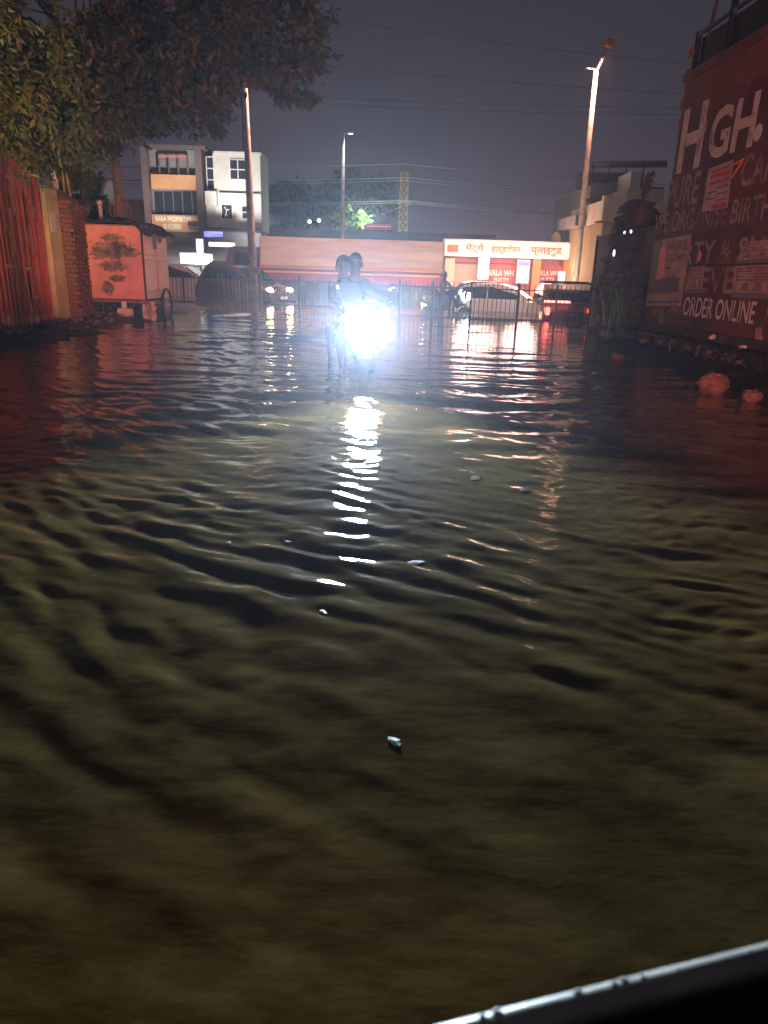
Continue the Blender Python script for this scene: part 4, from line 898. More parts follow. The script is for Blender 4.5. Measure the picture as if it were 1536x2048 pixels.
# ------------------------------------------------------------------ road vehicles
GLASS = mat('vehicle_glass', (.015, .017, .02), .06, spec=.6)
def wheel(t, x, y, r=.31, wd0=.2):
    mb = MB(); mb.lathe([(r * .62, -wd0 / 2), (r * .95, -wd0 / 2), (r, -wd0 / 3), (r, wd0 / 3), (r * .95, wd0 / 2), (r * .62, wd0 / 2)], (x, y, r), 'Y', 18); wh = mb.build('wheel', M_['black'], t, True)
    mb = MB(); mb.lathe([(r * .6, -wd0 / 2 + .02), (r * .55, -wd0 / 2 + .035), (r * .15, -wd0 / 2 + .01)], (x, y, r), 'Y', 12); mb.build('rim', M_['darkmetal'], wh)
def car(label, col, loc, rz, length=3.8, height=1.5, head=0., tail=0., headcol=(1, .85, .6), group='cars on the flooded main road', cat='car'):
    """hatchback, front towards local +X"""
    t = thing('car', label, cat, loc, rz, group); P = mat('car_paint', col, .25, coat=.6); k = length / 3.8; h = height / 1.5; W = .82
    lower = [(-1.9, .28), (-1.86, .72), (-1.72, .92), (-.2, .95), (.75, .93), (1.55, .80), (1.85, .62), (1.9, .30), (1.55, .22), (-1.6, .22)]
    mb = MB(); secs = []
    for (yy, sh) in ((-W, .94), (-W + .05, 1.0), (W - .05, 1.0), (W, .94)): secs.append([(x * k * (sh if abs(x) > 1.5 else 1), yy, (z - .5) * h * sh + .5 * h) for (x, z) in lower])
    n = len(lower); vs = [p for s_ in secs for p in s_]; fs = [tuple(range(n)), tuple(range(4 * n - 1, 3 * n - 1, -1))]
    for a in range(3):
        for i in range(n): j = (i + 1) % n; fs.append((a * n + i, (a + 1) * n + i, (a + 1) * n + j, a * n + j))
    mb.add(vs, fs); mb.build('body', P, t)
    cab = [(-1.72, .93), (-1.45, 1.36), (-1.1, 1.49), (-.1, 1.5), (.2, 1.42), (.95, .93)]
    W2 = W - .14; mb = MB(); n = len(cab)
    vs = [(x * k, -W + .03 if z < 1 else -W2, z * h) for x, z in cab] + [(x * k, W - .03 if z < 1 else W2, z * h) for x, z in cab]
    fs = [tuple(range(n)), tuple(range(2 * n - 1, n - 1, -1))] + [(i, i + n, (i + 1) % n + n, (i + 1) % n) for i in range(n)]
    mb.add(vs, fs); mb.build('cabin', P, t)
    def side(poly):
        for s in (-1, 1):
            vs = []
            for (x, z) in poly:
                f = min(1, max(0, (z - .93) / .45)); yy = (W - .03) * (1 - f) + W2 * f
                vs.append((x * k, s * (yy + .012), z * h))
            vs2 = [(x, y - s * .01, z) for (x, y, z) in vs]; m = len(vs)
            fs = [tuple(range(m)), tuple(range(2 * m - 1, m - 1, -1))] + [(i, i + m, (i + 1) % m + m, (i + 1) % m) for i in range(m)]
            mb = MB(); mb.add(vs + vs2, fs); mb.build('side_window', GLASS, t)
    side([(-1.5, .98), (-1.35, 1.36), (-.55, 1.40), (-.55, .98)]); side([(-.48, .98), (-.48, 1.40), (.08, 1.38), (.75, .98)])
    mb = MB(); mb.add([(.90 * k, -W + .12, .97 * h), (.90 * k, W - .12, .97 * h), (.27 * k, W2 - .06, 1.40 * h), (.27 * k, -W2 + .06, 1.40 * h), (.93 * k, -W + .12, .985 * h), (.93 * k, W - .12, .985 * h), (.30 * k, W2 - .06, 1.415 * h), (.30 * k, -W2 + .06, 1.415 * h)], [(0, 1, 2, 3), (7, 6, 5, 4), (0, 4, 5, 1), (1, 5, 6, 2), (2, 6, 7, 3), (3, 7, 4, 0)]); mb.build('windscreen', GLASS, t)
    mb = MB(); mb.box((-1.64 * k, 0, 1.15 * h), (.03, 1.15, .3), ry=R(-58) + R(90) - R(4)); mb.build('rear_window', GLASS, t)
    for x in (-1.2, 1.2):
        for s in (-1, 1): wheel(t, x * k, s * (W - .1))
    mb = MB(); mb.cbox((1.88 * k, 0, .36 * h), (.12, 1.5, .2), .03); mb.build('bumper', M_['black'], t); mb = MB(); mb.cbox((-1.88 * k, 0, .38 * h), (.12, 1.5, .2), .03); mb.build('bumper', M_['black'], t)
    HM = lit('headlamp_glow', headcol, 140) if head else mat('headlamp_glass', (.5, .5, .5), .1); TM = lit('tail_glow', (1, .06, .04), 12) if tail else mat('tail_glass', (.25, .01, .01), .2)
    for s in (-1, 1):
        mb = MB(); mb.ball((1.74 * k, s * .58, .66 * h), (.13, .16, .09), 10, 7); mb.build('headlight', HM, t, True)
        mb = MB(); mb.cbox((-1.83 * k, s * .62, .74 * h), (.08, .16, .22), .02); mb.build('tail_light', TM, t)
        mb = MB(); mb.cbox((.62 * k, s * (W + .06), .99 * h), (.1, .14, .1), .03); mb.build('mirror', P, t)
    for (x, s) in ((1.945, 1), (-1.945, 1)): mb = MB(); mb.box((x * k, 0, .40 * h), (.015, .42, .1)); mb.build('number_plate', M_['white_frame'], t)
    if head:
        Mx = Matrix.Translation(loc) @ Matrix.Rotation(rz, 4, 'Z')
        for s in (-1, 1): lamp('car_headlight_beam', 'SPOT', Mx @ Vector((1.92 * k, s * .58, .66 * h)), head, headcol, .06, Mx @ Vector((8, s * .7, .35)), 75, .5)
    return t
def pos(u, v, Y): p = at(u, v, Y); return (p.x, Y, -.25)
def low(u, v, Y): p = at(u, v, Y); return (p.x, Y, -.52)
car('white hatchback crossing behind the railing with headlights on', (.78, .76, .70), low(1010, 590, 26.0), R(-16), 3.8, 1.42, 3500, 0, (1, .88, .6))
car('dark blue car passing in front of the lit shop', (.03, .05, .14), low(935, 590, 31.0), R(180), 3.9, 1.45, 300, 1, (1, .9, .7))
car('dark car with yellow headlights by the tall pale pole', (.10, .05, .04), pos(490, 590, 28), R(-30), 3.7, 1.5, 900, 1, (1, .72, .35))
car('dark car with white headlight at the right end of railing', (.07, .05, .05), pos(1222, 590, 26.5), R(200), 3.8, 1.5, 700, 0, (1, .8, .62))
car('grey car half hidden behind the pink cart wheel', (.30, .22, .22), pos(370, 590, 30.5), R(0), 3.7, 1.5, 0, 1)
def rickshaw(label, loc, rz, col, hood, tail=6., num='4572'):
    """three-wheeler, front towards local +X"""
    t = thing('auto_rickshaw', label, 'auto rickshaw', loc, rz, 'auto rickshaws on the flooded road'); P = mat('rickshaw_paint', col, .35, coat=.3, col2=tuple(c * .7 for c in col), scale=3); Hd = mat('rickshaw_hood', hood, .7, bump=.2)
    mb = MB(); mb.prism([(-1.25, .28), (-1.28, .80), (-.55, .84), (-.35, .34), (.35, .34), (.62, .95), (.95, .98), (1.12, .55), (1.0, .28)], -.62, .62, 'Y'); mb.build('body', P, t)
    mb = MB(); mb.prism([(-1.30, .82), (-1.22, 1.50), (-1.0, 1.68), (.45, 1.70), (.70, 1.58), (.62, 1.52), (-.45, 1.54), (-.62, .82)], -.66, .66, 'Y'); mb.build('hood', Hd, t)
    for s in (-1, 1): mb = MB(); mb.tube([(.78, s * .58, .95), (.60, s * .6, 1.6)], .025, 6); mb.build('post', M_['darkmetal'], t)
    mb = MB(); mb.box((.74, 0, 1.28), (.02, 1.12, .58), ry=R(-16)); mb.build('windscreen', GLASS, t)
    mb = MB(); mb.box((-1.285, 0, 1.26), (.02, .75, .26), ry=R(7)); mb.build('rear_window', GLASS, t)
    mb = MB(); mb.cbox((-1.30, 0, .46), (.05, .46, .24), .01); mb.build('engine_cover', M_['black'], t)
    mb = MB(); mb.box((-1.332, 0, .52), (.012, .34, .09)); pt = mb.build('number_plate', mat('black_plate', (.03, .03, .03), .5), t)
    text(num, mat('yellow_paint', (.7, .5, .05), .5), t, Matrix.Translation((-1.341, .12, .485)) @ Matrix.Rotation(R(-90), 4, 'Z') @ Matrix.Rotation(R(90), 4, 'X'), width=.24, height=.07, ext=0)
    mb = MB(); mb.cbox((-1.31, 0, .30), (.08, 1.2, .08), .02); mb.build('bumper', M_['darkmetal'], t)
    for s in (-1, 1):
        mb = MB(); mb.cbox((-1.31, s * .50, .66), (.05, .14, .10), .015); mb.build('tail_light', lit('rickshaw_tail', (1, .1, .06), tail) if tail else mat('tail_glass', (.3, .01, .01), .2), t)
    mb = MB(); mb.cbox((-1.325, 0, .79), (.04, 1.0, .05), .015); mb.build('lamp_bar', lit('rickshaw_bar', (1, .2, .14), tail * .5) if tail else M_['darkmetal'], t)
    for (x, y) in ((-.85, .5), (-.85, -.5), (.95, 0)): wheel(t, x, y, .21, .11)
    mb = MB(); mb.cbox((-.55, 0, .72), (.45, 1.1, .16), .04); mb.build('seat', M_['black'], t)
    mb = MB(); mb.tube([(.55, -.28, 1.02), (.52, 0, 1.06), (.55, .28, 1.02)], .018, 6); mb.build('handlebar', M_['darkmetal'], t)
    mb = MB(); mb.ball((1.06, 0, .78), (.07, .10, .10), 10, 7); mb.build('headlight', mat('rick_headlamp', (.5, .5, .5), .1), t, True)
    return t
tx = car('brown car seen from behind with roof bars and yellow numbers', (.26, .13, .08), low(1120, 600, 22.8), R(86), 3.7, 1.5, 0, 1)
mb = MB(); mb.cbox((-.5, 0, 1.56), (.9, 1.30, .05), .02); mb.box((-.95, 0, 1.53), (.05, 1.4, .04)); mb.box((-.05, 0, 1.53), (.05, 1.4, .04)); mb.build('roof_rack', M_['black'], tx)
mb = MB(); mb.cbox((-1.80, .36, 1.02), (.03, .75, .06), .01); mb.build('brake_light', lit('red_light_bar', (1, .22, .18), 5), tx)
mb = MB(); mb.box((-1.935, -.15, .62), (.02, .5, .28)); mb.build('number_plate', mat('black_plate', (.03, .03, .03), .5), tx)
text('4572', mat('yellow_paint', (.7, .5, .05), .5), tx, Matrix.Translation((-1.947, .0, .62)) @ Matrix.Rotation(R(-90), 4, 'Z') @ Matrix.Rotation(R(90), 4, 'X'), width=.30, height=.10, ext=0)
rickshaw('brown auto rickshaw between the pale pole and white sign', pos(470, 560, 34), R(10), (.22, .12, .05), (.10, .06, .03), 0)
rickshaw('auto rickshaw with one red tail light behind the shrubs', pos(1312, 600, 18.5), R(95), (.08, .05, .04), (.02, .02, .02), 14)

# truck behind the railing
x0, x1, z0, z1 = rect(528, 480, 884, 572, 33)
tk = thing('cargo_truck', 'long pink box truck with dark red lower band passing behind the scooter', 'truck', ((x0 + x1) / 2, 33, -.25)); hx = (x1 - x0) / 2; zt_ = z1 + .25; zbx = zt_ - 1.28
TP = mat('truck_box_paint', (.68, .52, .42), .5, col2=(.40, .25, .20), scale=1.3, detail=9, thr=(.35, .75), stretch=(.25, 1, 2.2)); TR = mat('truck_red', (.38, .05, .05), .45, col2=(.28, .035, .04), scale=1.5)
mb = MB(); mb.cbox((0, 0, (zt_ + zbx) / 2), (2 * hx, 2.2, zt_ - zbx), .06); mb.build('cargo_box', TP, tk)
for k in range(7): mb = MB(); mb.box((-hx + .4 + k * (2 * hx - .8) / 6, -1.11, (zt_ + zbx) / 2), (.07, .03, zt_ - zbx - .12)); mb.build('rib', TP, tk)
mb = MB(); mb.box((0, -1.115, zbx + .07), (2 * hx - .02, .05, .14)); mb.build('side_rail', mat('orange_rail', (.55, .22, .07), .4), tk)
mb = MB(); mb.cbox((0, 0, zbx - .28), (2 * hx - .1, 2.1, .5), .04); mb.build('lower_band', TR, tk)
for s in (-.72, -.45, .62, .86): mb = MB(); mb.lathe([(.2, -.14), (.45, -.14), (.47, -.1), (.47, .1), (.45, .14)], (hx * s, -.95, .47), 'Y', 18); wh = mb.build('wheel', M_['black'], tk, True); mb = MB(); mb.lathe([(.26, -.16), (.22, -.18), (.08, -.15)], (hx * s, -.95, .47), 'Y', 12); mb.build('rim', M_['darkmetal'], wh)
cb_ = MB(); cb_.prism([(-hx - 1.55, .45), (-hx - 1.6, 1.3), (-hx - 1.35, 2.15), (-hx - 1.2, 2.3), (-hx - .05, 2.3), (-hx - .05, .45)], -1.0, 1.0, 'Y'); cb_.build('cab', mat('dark_cab_paint', (.10, .05, .06), .4), tk)
mb = MB(); mb.add([(-hx - 1.2, -1.01, 1.35), (-hx - .35, -1.01, 1.35), (-hx - .35, -1.01, 2.05), (-hx - 1.05, -1.01, 2.05), (-hx - 1.2, -1.03, 1.35), (-hx - .35, -1.03, 1.35), (-hx - .35, -1.03, 2.05), (-hx - 1.05, -1.03, 2.05)], [(0, 3, 2, 1), (4, 5, 6, 7), (0, 1, 5, 4), (1, 2, 6, 5), (2, 3, 7, 6), (3, 0, 4, 7)]); mb.build('side_window', GLASS, tk)
mb = MB(); mb.box((0, -1.12, zbx - .14), (2 * hx - .3, .03, .08)); mb.build('reflector_strip', mat('reflector', (.75, .3, .12), .3), tk)
for s in (-1, 1): mb = MB(); mb.box((hx + .01, s * .8, .75), (.05, .16, .12)); mb.build('tail_light', lit('truck_tail', (1, .06, .04), 6), tk)

# ------------------------------------------------------------------ lit shop on the right
Ys = 40
def spart(t, name, m, u0, v0, u1, v1, y0, y1):
    x0, x1, z0, z1 = rect(u0, v0, u1, v1, Ys); mb = MB(); L0 = t.location; mb.span(x0 - L0.x, x1 - L0.x, y0 - L0.y, y1 - L0.y, max(z0, -.25) - L0.z, z1 - L0.z); return mb.build(name, m, t)
sp_ = thing('hardware_shop', 'low shop with long lit yellow white sign board and red shutters', 'shop', (at(1016, 560, Ys).x, Ys, -.25)); t = sp_
RSH = mat('red_shutter', (.42, .10, .075), .5, col2=(.35, .08, .06), scale=1.5); ORP = mat('orange_pier', (.60, .22, .07), .6, col2=(.5, .18, .06), scale=2)
spart(t, 'wall', mat('dull_pink_wall', (.42, .17, .14), .8), 890, 486, 1142, 660, Ys + .6, Ys + 7)
spart(t, 'sign_case', M_['white_frame'], 886, 482, 1145, 516, Ys - .5, Ys + .6)
# the lit face: pale yellow, emission
fm = lit('lit_sign_face', (1, .82, .60), 1.35)
spart(t, 'sign_face', fm, 889, 485, 1142, 514, Ys - .53, Ys - .502)
HL = mat('orange_sign_lettering', (.55, .12, .01), .5, emit=(1, .20, .03), es=.22)
for (s_, u0, v0, u1, v1) in (('मेट्रो', 931, 486, 968, 506), ('हार्डवेयर', 982, 489, 1042, 509), ('प्लाईवुड', 1062, 491, 1124, 513)):
    x0, x1, z0, z1 = rect(u0, v0, u1, v1, Ys - .54); text(s_, HL, t, Matrix.Translation(-Vector(t.location)) @ face_cam(x0, z0, Ys - .537), width=x1 - x0, height=z1 - z0, bold=.03, ext=0)
spart(t, 'emblem', HL, 893, 490, 915, 505, Ys - .545, Ys - .532)
spart(t, 'pier', mat('cream_pier', (.65, .5, .3), .6), 886, 517, 905, 660, Ys - .3, Ys + .55)  # plain cream base colour, no emission
for (u0, u1) in ((958, 962), (1060, 1076), (1122, 1140)): spart(t, 'pier', ORP, u0, 517, u1, 660, Ys - .1, Ys + .55)
spart(t, 'lintel', mat('maroon_lintel', (.25, .07, .07), .6), 906, 517, 1121, 527, Ys + .2, Ys + .5)
for i, (u0, u1, m_) in enumerate(((905, 957, mat('beige_shutter', (.42, .33, .24), .5)), (978, 1030, RSH), (1077, 1120, RSH))):
    sh = spart(t, 'shutter', m_, u0, 528, u1, 660, Ys + .45, Ys + .58)
    for k in range(14): 
        x0, x1, z0, z1 = rect(u0, 529 + k * 4.6, u1, 531 + k * 4.6, Ys); mb = MB(); L0 = t.location; mb.span(x0 - L0.x, x1 - L0.x, .42, .448, z0 - L0.z, z1 - L0.z); mb.build('rib', m_, sh)
PWH = mat('white_shutter_lettering', (.85, .78, .72), .5)
for (s_, u0, v0, u1, v1) in (('BIRLA WH', 978, 540, 1030, 552), ('PUTTY', 990, 556, 1020, 564), ('BIRLA WH', 1078, 541, 1119, 552), ('PUTTY', 1085, 555, 1113, 563)):
    x0, x1, z0, z1 = rect(u0, v0, u1, v1, Ys); text(s_, PWH, t, Matrix.Translation(-Vector(t.location)) @ face_cam(x0, z0, Ys + .415), width=x1 - x0, height=z1 - z0, bold=.02, ext=0)
bw_ = lit('lit_banner', (.85, .95, 1), 1.6)
for (u0, v0, u1, v1, c) in ((956, 515, 976, 558, bw_), (1033, 521, 1056, 566, lit('lit_banner_blue', (.80, .86, 1), 1.3)), (1115, 544, 1127, 568, bw_)):
    x0, x1, z0, z1 = rect(u0, v0, u1, v1, Ys); tt = thing('shop_banner', {956: 'tall white lit banner left of the first red shutter', 1033: 'white lit banner with blue top between the two red shutters', 1115: 'small white lit banner right of the second red shutter'}[u0], 'banner', ((x0 + x1) / 2, Ys - .25, z0), group='lit banners on the shop front')
    mb = MB(); mb.box((0, 0, (z1 - z0) / 2), (x1 - x0, .05, z1 - z0)); mb.build('panel', c, tt)
    mb = MB(); mb.box((0, .05, (z1 - z0) / 2), (x1 - x0 + .06, .05, z1 - z0 + .06)); mb.build('frame', M_['white_frame'], tt)
    if u0 == 1033: mb = MB(); mb.box((0, -.03, (z1 - z0) * .86), (x1 - x0 - .04, .012, (z1 - z0) * .2)); mb.build('blue_print', mat('sky_blue_print', (.12, .2, .6), .5), tt)
d0 = at(1115, 486, Ys); dt = thing('satellite_dish', 'pale oval dish on the roof of the lit shop', 'dish', (d0.x, Ys + .5, d0.z - .15)); mb = MB()
mb.lathe([(.02, .06), (.2, .03), (.34, -.05), (.35, -.07), (.2, .0), (.02, .03)], (0, 0, .35), 'Y', 18); mb.v = [(x * .75, y, z * 1.05) for x, y, z in mb.v]; mb.build('bowl', mat('cream_dish', (.6, .57, .46), .5, emit=None), dt, True); mb = MB(); mb.tube([(0, .05, .3), (0, .1, -.05)], .03, 6); mb.build('mast', M_['galv'], dt)
s2 = thing('side_shop', 'small shop with blue white lit sign and red shutter right of lamp post', 'shop', (at(1167, 560, Ys).x, Ys, -.25)); t = s2
spart(t, 'wall', mat('orange_red_wall', (.45, .15, .08), .7), 1147, 500, 1186, 660, Ys + .6, Ys + 6); spart(t, 'sign_case', M_['white_frame'], 1147, 496, 1187, 527, Ys - .3, Ys + .6)
spart(t, 'sign_face', lit('white_blue_face', (.75, .9, 1), 1.1), 1148, 503, 1186, 526, Ys - .33, Ys - .302); spart(t, 'sign_top', lit('cyan_face', (.05, .5, .8), .8), 1148, 497, 1186, 502.5, Ys - .33, Ys - .302)
spart(t, 'sign_edge', lit('cyan_edge', (.05, .45, .8), .7), 1144.5, 497, 1147.5, 527, Ys - .36, Ys - .31)
spart(t, 'shutter', RSH, 1149, 534, 1184, 660, Ys + .45, Ys + .58); spart(t, 'lintel', ORP, 1147, 528, 1186, 534, Ys + .2, Ys + .59)
for (s_, u0, v0, u1, v1) in (('BIRLA', 1148, 547, 1175, 558), ('PUTTY', 1153, 562, 1174, 569)):
    x0, x1, z0, z1 = rect(u0, v0, u1, v1, Ys); text(s_, PWH, t, Matrix.Translation(-Vector(t.location)) @ face_cam(x0, z0, Ys + .435), width=x1 - x0, height=z1 - z0, bold=.02, ext=0)
lamp('added_shop_light', 'POINT', at(960, 530, Ys - 2.2), 600, (1, .56, .44), 1.2); lamp('added_shop_light', 'POINT', at(1060, 532, Ys - 2.2), 600, (1, .56, .44), 1.2); lamp('added_shop_light', 'POINT', at(1150, 535, Ys - 2.0), 260, (1, .75, .6), .3)  # added points that brighten the shop front, no fixtures of their own

# buildings at the right behind the banana plant
Yb = 34
t = thing('cream_building', 'cream and mustard building with small window behind the banana plant', 'building', (at(1260, 560, Yb).x, Yb, -.25))
MUS = mat('mustard_wall', (.34, .25, .10), .8, col2=(.28, .2, .08), scale=1.2)
bpart(t, 'wall', CRM, 1206, 401, 1345, 447, Yb, Yb + 6); bpart(t, 'lower_wall', MUS, 1190, 448, 1345, 660, Yb - .2, Yb + 6); bpart(t, 'corner_post', CRM, 1205, 391, 1216, 447.5, Yb - .06, Yb + .3)
bpart(t, 'upper_room', CRM, 1268, 372, 1345, 400, Yb + 1, Yb + 5); bpart(t, 'ledge', MUS, 1188, 445, 1345, 449, Yb - .35, Yb + .02)
window(t, 1227, 433, 1238, 445, 1, 1, Yb - .02); bpart(t, 'water_tank', mat('pale_tank', (.5, .55, .55), .6), 1290, 330, 1312, 372, Yb + 2, Yb + 4)
Yb = 38
t = thing('grey_building', 'grey unlit building with tin roofed top floor behind the lamp post', 'building', (at(1200, 560, Yb).x, Yb, -.25))
GB = mat('grey_wall', (.24, .23, .23), .8, col2=(.18, .17, .17), scale=1.2)
bpart(t, 'wall', GB, 1166, 400, 1215, 660, Yb, Yb + 8); bpart(t, 'wall', GB, 1183, 370, 1330, 402, Yb + .3, Yb + 8); bpart(t, 'balcony', GB, 1139, 433, 1168, 455, Yb - 1.2, Yb + 3); bpart(t, 'floor_slab', GB, 1166, 401, 1290, 405, Yb - .4, Yb - .01)
bpart(t, 'pier', mat('pale_pier', (.32, .30, .27), .8), 1186, 455, 1191, 660, Yb - .12, Yb - .01); bpart(t, 'pier', GB, 1196, 455, 1201, 660, Yb - .12, Yb - .01)
for k in range(4): bpart(t, 'upright', M_['darkmetal'], 1186 + k * 34, 322, 1188 + k * 34, 370, Yb + .2, Yb + .29)
bpart(t, 'back_wall', mat('dark_back_wall', (.10, .095, .11), .8), 1184, 328, 1328, 370, Yb + 3, Yb + 3.3)
bpart(t, 'rail', GB, 1184, 366, 1290, 369, Yb + .1, Yb + .19)
mb = MB(); L0 = t.location
for i, (u, v) in enumerate([(1180, 318), (1335, 316)]): pass
a, b, c, d = at(1181, 322, Yb), at(1335, 321, Yb), at(1335, 330, Yb + 4), at(1181, 331, Yb + 4); mb.add([p - L0 for p in (a, b, c, d)] + [p - L0 - Vector((0, 0, .12)) for p in (a, b, c, d)], [(0, 1, 2, 3), (7, 6, 5, 4), (0, 4, 5, 1), (1, 5, 6, 2), (2, 6, 7, 3), (3, 7, 4, 0)]); mb.build('tin_roof', mat('tin_roof', (.28, .24, .22), .5, .3, col2=(.15, .13, .13), scale=2), t)
# small white lamps in the shrub
for (u, v, lb, r_) in ((1249, 465, 'left one of two small white lamps above the shrub', .024), (1262, 463, 'right one of two small white lamps above the shrub', .028), (1228, 506, 'small oval white lamp at the left edge of the shrub', .030)):
    p = at(u, v, 14.4); tt = thing('small_lamp', lb, 'lamp', p, group='small white lamps in the shrubs'); mb = MB(); mb.ball((0, 0, 0), (r_ * .8, r_ * .8, r_ * (2.2 if u < 1240 else 1.2)), 10, 7); mb.build('bulb', lit('white_bulb', (.85, .85, 1), 2.2), tt, True); mb = MB(); mb.tube([(0, .03, r_), (0, .25, r_ + .3)], .01, 5); mb.build('cable', M_['black'], tt)
for (u, v, lb) in ((619, 443, 'left one of two pale lamps shining through the dark tree'), (638, 441, 'right one of two pale lamps shining through the dark tree')):
    p = at(u, v, 56); tt = thing('far_lamp', lb, 'lamp', p, group='pale lamps behind the truck'); mb = MB(); mb.ball((0, 0, 0), .12, 10, 7); mb.build('bulb', lit('pale_bulb', (.7, .95, 1), 9), tt, True); mb = MB(); mb.tube([(0, .05, -.1), (0, .1, -p.z)], .04, 6); mb.build('post', M_['darkmetal'], tt)
lamp('added_tree_light', 'POINT', at(735, 432, 55.5), 900, (.7, 1, .75), .2);  # added light for small tree and mast, apart from the bulbs above
# ------------------------------------------------------------------ railings
FM = mat('black_railing_paint', (.02, .02, .022), .4, .3)
def railing(label, A, B, n, posts, h=1.02, base=-.1):
    A, B = Vector(A), Vector(B); t = thing('street_railing', label, 'railing', A); d = B - A; ang = math.atan2(d.y, d.x)
    mb = MB(); mb.box((0, 0, h / 2), (.018, .018, h)); mb.prism([(-.014, h), (.014, h), (0, h + .06)], -.012, .012, 'Y'); first = mb.build('bar', FM, t); first.rotation_euler = (0, 0, ang); first.location = (d / n * .5) + Vector((0, 0, base))
    for i in range(1, n): share(first, 'bar', t, d * ((i + .5) / n) + Vector((rnd.uniform(-.01, .01), 0, base + rnd.uniform(-.02, .015))), (rnd.uniform(-.015, .015), rnd.uniform(-.02, .02), ang))
    for z in (.12, h - .12): mb = MB(); mb.box(d / 2 + Vector((0, .02, z + base)), (d.length, .03, .035), rz=ang); mb.build('rail', FM, t)
    for k in posts: mb = MB(); mb.box(d * k + Vector((0, 0, h / 2 + base - .05)), (.06, .06, h + .22), rz=ang); mb.build('post', FM, t)
    return t
railing('long black railing with spiked bars in front of the lit shop', (.25, 20.6, 0), (5.75, 19.6, 0), 46, (.0, .17, .36, .59, .775, .975))
railing('black railing with spiked bars left behind the scooter', (-8.4, 24.9, 0), (-1.75, 24.5, 0), 52, (.0, .2, .4, .6, .8, 1.0))
lp = on(1180, 650, 0); mb = MB(); mb.tube([(0, 0, -.3), (-.02, 0, 2.2)], .035, 8); o = mb.build('steel_post', FM); o.location = (at(1177, 640, 19.2).x, 19.2, 0); tag(o, 'thin dark post at the right end of the long railing', 'post')

# ------------------------------------------------------------------ scooter and riders
SX, SY = -.31, 8.35
sc0 = thing('scooter', 'scooter with blazing white headlight wading through the flood', 'scooter', (SX, SY, -.25), R(3))
SP = mat('scooter_paint', (.10, .11, .13), .25, coat=.7); SPL = mat('scooter_grey_plastic', (.05, .05, .055), .5); CHR = mat('chrome', (.7, .7, .7), .12, 1.)
# local frame: front towards -Y, z from the road
def loft(secs, n=14):
    mb = MB(); vs = []; fs = []
    for (c, hx_, hz_, tilt) in secs:
        for k in range(n):
            a = 2 * math.pi * k / n; ex = .75
            x = hx_ * math.copysign(abs(math.cos(a)) ** ex, math.cos(a)); q_ = hz_ * math.copysign(abs(math.sin(a)) ** ex, math.sin(a))
            vs.append((c[0] + x, c[1] + q_ * math.sin(tilt), c[2] + q_ * math.cos(tilt)))
    for i in range(len(secs) - 1):
        for k in range(n): j = (k + 1) % n; fs.append((i * n + k, i * n + j, (i + 1) * n + j, (i + 1) * n + k))
    fs += [tuple(range(n - 1, -1, -1)), tuple(range((len(secs) - 1) * n, len(secs) * n))]
    return mb.add(vs, fs)
# front apron: stacked outline rows
rows = [(.42, .10, -.30, .05), (.50, .15, -.36, .07), (.60, .21, -.40, .09), (.72, .235, -.42, .10), (.82, .23, -.40, .10), (.90, .18, -.36, .09), (.96, .10, -.32, .06)]
vs = []; fs = []; nn = 12
for (z, hw_, yf, dd) in rows:
    for k in range(nn):
        a = math.pi * k / (nn - 1); vs.append((hw_ * math.cos(a), yf + .12 - dd * 1.4 * math.sin(a), z))
q_ = len(vs); vs += [(x * .93, y + .035, z) for x, y, z in vs]
for i in range(len(rows) - 1):
    for k in range(nn - 1): a = i * nn + k; fs += [(a, a + nn, a + nn + 1, a + 1), (a + q_, a + 1 + q_, a + nn + 1 + q_, a + nn + q_)]
mb = MB(); mb.add(vs, fs)
mb.build('apron', SP, sc0, True)
loft([((0, .05, .30), .16, .05, 0), ((0, .35, .30), .17, .05, 0), ((0, .42, .34), .16, .06, 0)]).build('footboard', SPL, sc0, True)
loft([((0, .34, .50), .10, .20, 0), ((0, .55, .54), .17, .24, 0), ((0, .9, .62), .17, .20, 0), ((0, 1.18, .70), .08, .10, 0)]).build('rear_body', SP, sc0, True)
loft([((0, .32, .78), .10, .04, 0), ((0, .5, .80), .15, .06, 0), ((0, .9, .83), .16, .06, 0), ((0, 1.12, .84), .12, .04, 0)]).build('seat', M_['black'], sc0, True)
mb = MB(); mb.tube([(-.33, -.10, 1.03), (-.18, -.17, 1.01), (0, -.20, .98), (.18, -.17, 1.01), (.33, -.10, 1.03)], .018, 8); hb = mb.build('handlebar', SPL, sc0, True)
loft([((0, -.08, 1.0), .12, .05, 0), ((0, -.20, .99), .16, .08, 0), ((0, -.29, .98), .12, .07, 0), ((0, -.32, .97), .06, .04, 0)]).build('headset', SP, sc0, True)
for s in (-1, 1):
    mb = MB(); mb.tube([(s * .24, -.14, 1.02), (s * .36, -.085, 1.035)], .024, 8); mb.build('grip', M_['black'], sc0, True)
    mb = MB(); mb.tube([(s * .22, -.15, 1.03), (s * .30, -.16, 1.17)], .008, 6); mr = mb.build('mirror_stalk', SPL, sc0); mb = MB(); mb.ball((s * .32, -.16, 1.22), (.06, .015, .045)); mb.build('mirror', CHR, mr, True)
    mb = MB(); mb.ball((s * .195, -.375, .885), (.055, .04, .042), 12, 8); mb.build('indicator', lit('amber_indicator', (1, .72, .35), 9), sc0, True)
